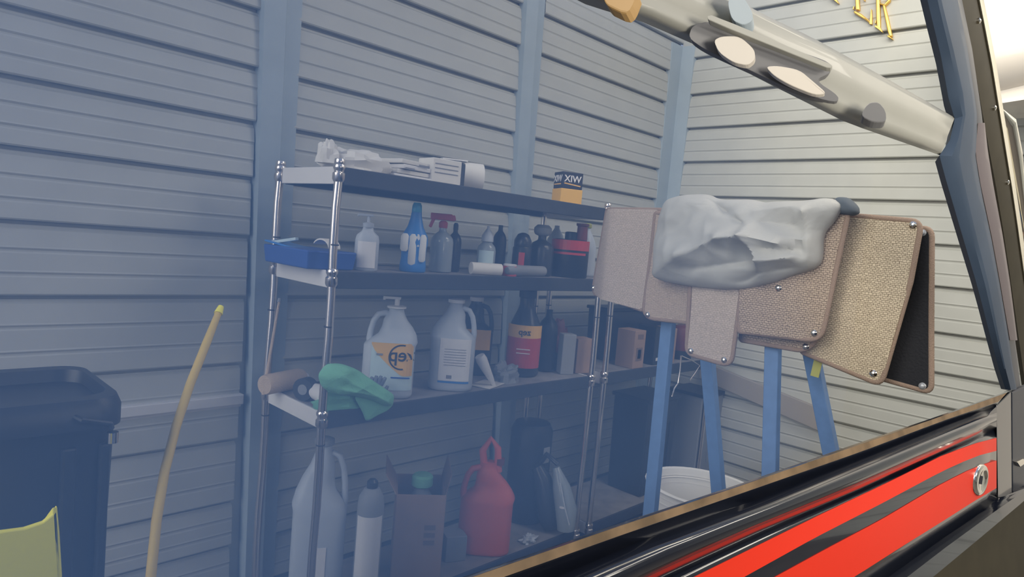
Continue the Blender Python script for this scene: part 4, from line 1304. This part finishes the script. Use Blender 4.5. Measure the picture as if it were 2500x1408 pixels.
# end plate behind the stripes
ep = [(2432, 990), (2468, 955), (2470, 1208), (2436, 1216)]
b = MB(BO); b.prism([hp(x, y, .006) for (x, y) in ep], BACK * .05); b.build('end_plate', M['hull'], boat, bevel=.003)
b = MB(BO); b.prism([hp(x, y, .003) for (x, y) in ((2436, 1216), (2470, 1208), (2478, 1235), (2440, 1250))], BACK * .05); b.build('end_foot', M['hull'], boat, bevel=.003)
# oval chrome lock
lk_c = hp(2394, 1171, .012)
ex = (hp(2404, 1171, .012) - lk_c); ez = Vector((0, 0, 1))
exn = ex.normalized(); rr_x = (hp(2409, 1171, .012) - lk_c).length; rr_z = (hp(2394, 1139, .012) - lk_c).length
b = MB(BO)
def oval(fx, off): return [lk_c + exn * math.cos(2 * math.pi * k / 36) * rr_x * fx + ez * math.sin(2 * math.pi * k / 36) * rr_z * fx + NH * off for k in range(36)]
b.rings([oval(1, -.006), oval(1, .001), oval(.92, .004), oval(.70, .005), oval(.62, .002), oval(.2, .001)])
lock = b.build('lock', M['chrome_bright'], boat, smooth=True, angle=85)
lock['label'] = 'oval chrome lock'
b = MB(BO); b.box(lk_c + NH * .002, (.003, .003, rr_z * .5)); b.build('key_slot', M['ink'], lock)

# navy jamb rising at the right
def strip(name, left, right, m, off_l, off_r, thick=.04, n=26):
    b = MB(BO)
    l = line(left, n); r = line(right, n)
    rows = []
    for a, c in zip(l, r):
        pa, pc = hp(a.x, a.y, off_l), hp(c.x, c.y, off_r)
        rows.append([pa, pa.lerp(pc, .5) + NH * .004, pc, pc + BACK * thick, pa + BACK * thick])
    b.rings(rows)
    return b.build(name, m, boat, smooth=True, angle=30)
jl = [(2180, -340), (2255, -40), (2264, 0), (2298, 140), (2313, 225), (2320, 262), (2331, 288), (2318, 345), (2312, 369), (2292, 374), (2304, 420), (2345, 560), (2388, 705), (2420, 830), (2440, 905), (2455, 951)]
jm = [(2215, -340), (2290, -40), (2298, 0), (2330, 130), (2352, 230), (2358, 285), (2347, 340), (2340, 375), (2352, 440), (2385, 580), (2415, 700), (2440, 830), (2456, 905), (2468, 951)]
jr = [(2258, -340), (2330, -40), (2338, 0), (2362, 120), (2380, 240), (2388, 300), (2380, 370), (2392, 450), (2420, 580), (2440, 690), (2464, 830), (2474, 905), (2482, 948)]
jo = [(2266, -340), (2338, -40), (2345, 0), (2372, 120), (2390, 240), (2400, 300), (2408, 400), (2430, 520), (2450, 640), (2472, 780), (2488, 905), (2492, 948)]
jp = [(2336, -40), (2342, 0), (2366, 120), (2386, 240), (2400, 300), (2420, 420), (2446, 560), (2466, 700), (2486, 860), (2494, 948)]
strip('jamb_face', jl, jm, M['jamb'], .000, .012)
strip('jamb_return', jm, jr, M['jamb'], .010, .000)
strip('jamb_shadow_gap', jr, jo, M['jamb_dark'], -.012, -.02, .03)
strip('jamb_liner', [(2388, 300), (2381, 370), (2394, 450), (2422, 580), (2442, 690), (2466, 830)], [(2404, 300), (2412, 370), (2425, 450), (2449, 580), (2466, 690), (2484, 830)], M['plum'], -.004, -.008, .02)
b = MB(BO); b.prism([hp(x, y, -.005) for (x, y) in ((2470, 955), (2540, 930), (2540, 1200), (2472, 1212))], BACK * .06); b.build('corner_block', M['jamb_dark'], boat, bevel=.006)
b = MB(BO); b.prism([hp(x, y, .004) for (x, y) in ((2484, 1128), (2500, 1120), (2512, 1126), (2492, 1140))], -NH * .01); b.build('catch', M['chrome_bright'], boat, bevel=.002)

# reflection in the body crease, modelled as a coloured rail across the upper right
ru = line([(900, -505), (1640, -85), (1780, -10), (1870, 38), (1990, 95), (2140, 178), (2250, 240), (2331, 287)], 40)
rl = line([(500, -444), (1300, -70), (1420, -8), (1560, 36), (1700, 98), (1850, 180), (2070, 292), (2298, 373)], 40)
rows = []
for (f, off) in ((0, -.002), (.10, .005), (.25, .004), (.38, .009), (.55, .005), (.75, .007), (.92, .006), (1, .000)):
    rows.append(([a.lerp(c, f) for a, c in zip(ru, rl)], off))
rail = lofted('crease_reflection', rows, M['reflection_grey'], boat, thick=.014, angle=80)
rail['label'] = 'smooth grey diagonal band, a modelled reflection'
def on_crease(poly, off, depth, name, m, parent=rail, bevel=.003, k=2):
    b = MB(BO); b.prism([hp(q.x, q.y, off) for q in smooth_poly(poly, k)], BACK * depth); return b.build(name, m, parent, bevel=bevel)
def reflected_dark(poly, off=.010): return on_crease(poly, off, .012, 'reflected_dark', M['reflection_dark'])
reflected_dark([(1690, 62), (1735, 50), (1850, 92), (1930, 118), (2030, 152), (2028, 178), (1990, 195), (2050, 235), (2040, 252), (1930, 218), (1850, 180), (1720, 120), (1680, 92)])  # this and the patches below are reflections made as coloured pieces
on_crease([(1742, 98), (1762, 88), (1806, 88), (1842, 120), (1843, 145), (1825, 160), (1790, 152), (1755, 128)], .019, .010, 'reflected_oval', M['oval'])
on_crease([(1868, 162), (1900, 160), (1952, 170), (1985, 198), (2020, 228), (1990, 232), (1930, 208), (1890, 185)], .019, .010, 'reflected_oval', M['oval'])
on_crease([(2100, 282), (2120, 250), (2145, 248), (2162, 268), (2164, 298), (2130, 298)], .030, .028, 'reflected_blot', M['reflection_dark'])
on_crease([(1775, 0), (1800, -30), (1838, 28), (1836, 52), (1815, 62), (1786, 48)], .020, .024, 'reflected_patch', M['trim'])
on_crease([(1478, -30), (1560, -30), (1540, 22), (1524, 33), (1472, 8)], .018, .02, 'reflected_tan', M['tan'], k=1)
on_crease([(1725, 38), (1740, 36), (1990, 140), (2034, 158), (2026, 168), (1985, 152), (1730, 50)], .022, .012, 'reflected_edge', M['reflection_grey'], k=1)

# ================================================================== OLIVE POST AND THE PALE BOAT BEYOND
NP_off = .02
pl = [(2280, -340), (2330, -60), (2341, 0), (2374, 130), (2400, 285), (2440, 500), (2470, 700), (2492, 860), (2520, 1060), (2590, 1560)]
pr = [(2330, -340), (2380, -60), (2392, 0), (2418, 130), (2443, 285), (2478, 500), (2505, 700), (2530, 860), (2560, 1060), (2630, 1560)]
pe = [(2338, -340), (2388, -60), (2400, 0), (2428, 130), (2452, 285), (2487, 500), (2515, 700), (2540, 860), (2570, 1060), (2640, 1560)]
po = hp(2420, 300, -.10); po.z = 0
post = thing('metal_post', 'olive brown post with a bright metal edge at the far right', 'post', po)
def strip2(name, left, right, m, off_l, off_r, thick=.04, n=20, parent=post, origin=po):
    b = MB(origin)
    rows = []
    for a, c in zip(line(left, n), line(right, n)):
        pa, pc = hp(a.x, a.y, off_l), hp(c.x, c.y, off_r)
        rows.append([pa, pa.lerp(pc, .5) + NH * .004, pc, pc + BACK * thick, pa + BACK * thick])
    b.rings(rows)
    return b.build(name, m, parent, smooth=True, angle=30)
strip2('post_face', pl, pr, M['olive'], -.085, -.085)
strip2('metal_edge', pr, pe, M['cream'], -.080, -.088, .03)
for (x, y) in ((2406, 48), (2443, 262), (2474, 445)):
    c = hp(x, y, -.068)
    b = MB(po); b.rings([[c + NH * h + (Vector((0, 0, 1)) * math.sin(2 * math.pi * k / 10) + DH * math.cos(2 * math.pi * k / 10)) * r for k in range(10)] for (h, r) in ((-.016, .006), (-.010, .006), (-.008, .003))])
    b.build('screw', M['chrome_bright'], post, smooth=True)
b = MB(po); b.tube([hp(x, y, -.10) for (x, y) in ((2444, 268), (2458, 300), (2472, 380), (2492, 500), (2512, 620))], [.004, .02, .022, .014, .008], 10); b.build('grab_handle', M['chrome_bright'], post, smooth=True)

# pale boat beyond: a rounded white shell with a dark rubbing strip
XBB = 4.1
def pb(px, py, off=0.0): return on(0, XBB - off, px, py)
cpt = pb(2470, 120); cpt.z = 0
wb = thing('white_boat', 'glossy cream white boat shell with dark rubbing strip at top right', 'boat', cpt)
b = MB(cpt)
rows = []
prof = [(-140, .0), (-60, .12), (20, .17), (110, .18), (170, .14), (205, .06), (222, .0)]
for (dy, off) in prof:
    rows.append([pb(2380, 40 + dy * .95, off) , pb(2440, 30 + dy, off), pb(2520, 10 + dy, off), pb(2760, -60 + dy, off)])
full = rows + [[p + Vector((.3, 0, 0)) for p in rows[-1]], [p + Vector((.3, 0, 0)) for p in rows[0]]]
A = [[b.v(p) for p in r] for r in full]
for i in range(len(A)):
    r0, r1 = A[i], A[(i + 1) % len(A)]
    for k in range(3): b.face([r0[k], r0[k + 1], r1[k + 1], r1[k]])
b.face([r[0] for r in A]); b.face([r[-1] for r in reversed(A)])
b.build('upper_shell', M['white_gloss'], wb, smooth=True, angle=60)
b = MB(cpt); b.tube([pb(x, y, .10) for (x, y) in ((2400, 188), (2445, 182), (2475, 170), (2505, 146), (2560, 100))], .020, 10); b.build('rubbing_strip', M['jamb_dark'], wb, smooth=True)
b = MB(cpt)
low = [[pb(x, y, off) for (x, y) in ((2390, a), (2450, a - 4), (2520, c), (2640, c - 30))] for (a, c, off) in ((200, 178, .02), (225, 205, .09), (255, 240, .10), (270, 262, .02))]
full = low + [[p + Vector((.25, 0, 0)) for p in low[-1]], [p + Vector((.25, 0, 0)) for p in low[0]]]
A = [[b.v(p) for p in r] for r in full]
for i in range(len(A)):
    r0, r1 = A[i], A[(i + 1) % len(A)]
    for k in range(3): b.face([r0[k], r0[k + 1], r1[k + 1], r1[k]])
b.face([r[0] for r in A]); b.face([r[-1] for r in reversed(A)])
b.build('lower_shell', M['white_gloss'], wb, smooth=True, angle=60)

b = MB(cpt)
hull_r = []
for (px, wd) in ((2700, .10), (2850, .28), (3100, .36), (3500, .38)):
    top, mid_, bot = pb(px, -60), pb(px, 600), pb(px, 1250)
    hull_r.append([Vector((XBB - wd * .6, top.y, top.z)), Vector((XBB - wd, top.y, (top.z + mid_.z) / 2)), Vector((XBB - wd * .7, top.y, mid_.z)), Vector((XBB, top.y, 0.0)), Vector((XBB + .25, top.y, 0.0)), Vector((XBB + .25, top.y, top.z))])
b.rings(hull_r)
b.build('main_hull', M['white_gloss'], wb, smooth=True, angle=50)

# lamp fixtures over the room (their light is set at the top of the script)
for (loc, sz, lb) in (((3.25, .25, 4.10), (1.7, 1.0), 'white ceiling shop lamp over the bright corner'), ((3.7, -1.5, 3.66), (1.9, .7), 'white ceiling shop lamp over the aisle')):
    t = thing('shop_lamp', lb, 'lamp', loc)
    b = MB(); b.box((0, 0, .03), (sz[0], sz[1], .05)); b.build('lamp_housing', M['white'], t, bevel=.01)

# ================================================================== THE PAINT'S BLUISH VEIL ON THE LEFT, AS AN ADDED VOLUME
hz = bpy.data.materials.new('blue_veil')
hz.use_nodes = True
nt = hz.node_tree
nt.nodes.remove(nt.nodes['Principled BSDF'])
sc = nt.nodes.new('ShaderNodeVolumeScatter')
sc.inputs['Color'].default_value = (0.24, 0.46, 0.98, 1)
sc.inputs['Density'].default_value = 2.0
ab = nt.nodes.new('ShaderNodeVolumeAbsorption')
ab.inputs['Color'].default_value = sc.inputs['Color'].default_value
ab.inputs['Density'].default_value = sc.inputs['Density'].default_value
ad = nt.nodes.new('ShaderNodeAddShader')
nt.links.new(sc.outputs[0], ad.inputs[0]); nt.links.new(ab.outputs[0], ad.inputs[1])
nt.links.new(ad.outputs[0], nt.nodes['Material Output'].inputs['Volume'])
# the paint's veil as an added slab just beyond the boat's side, running out to nothing on the right
b = MB()
hz_near = [hp(px, 704, -.08) for px in (-300, 600, 1250, 1600, 1850, 2100)]
def hz_ring(th, z):
    far = [p - NH * q for p, q in zip(hz_near, th)]
    return [Vector((p.x, p.y, z)) for p in hz_near + list(reversed(far))]
b.rings([hz_ring((.24, .30, .38, .36, .20, .004), .02), hz_ring((.24, .29, .38, .35, .18, .004), 1.45), hz_ring((.24, .26, .22, .12, .04, .003), 2.1), hz_ring((.24, .22, .14, .05, .01, .003), 2.9)])
o = b.build('veil', hz)
tag(o, 'bluish haze of the black paint, added as a volume', 'veil', kind='stuff')
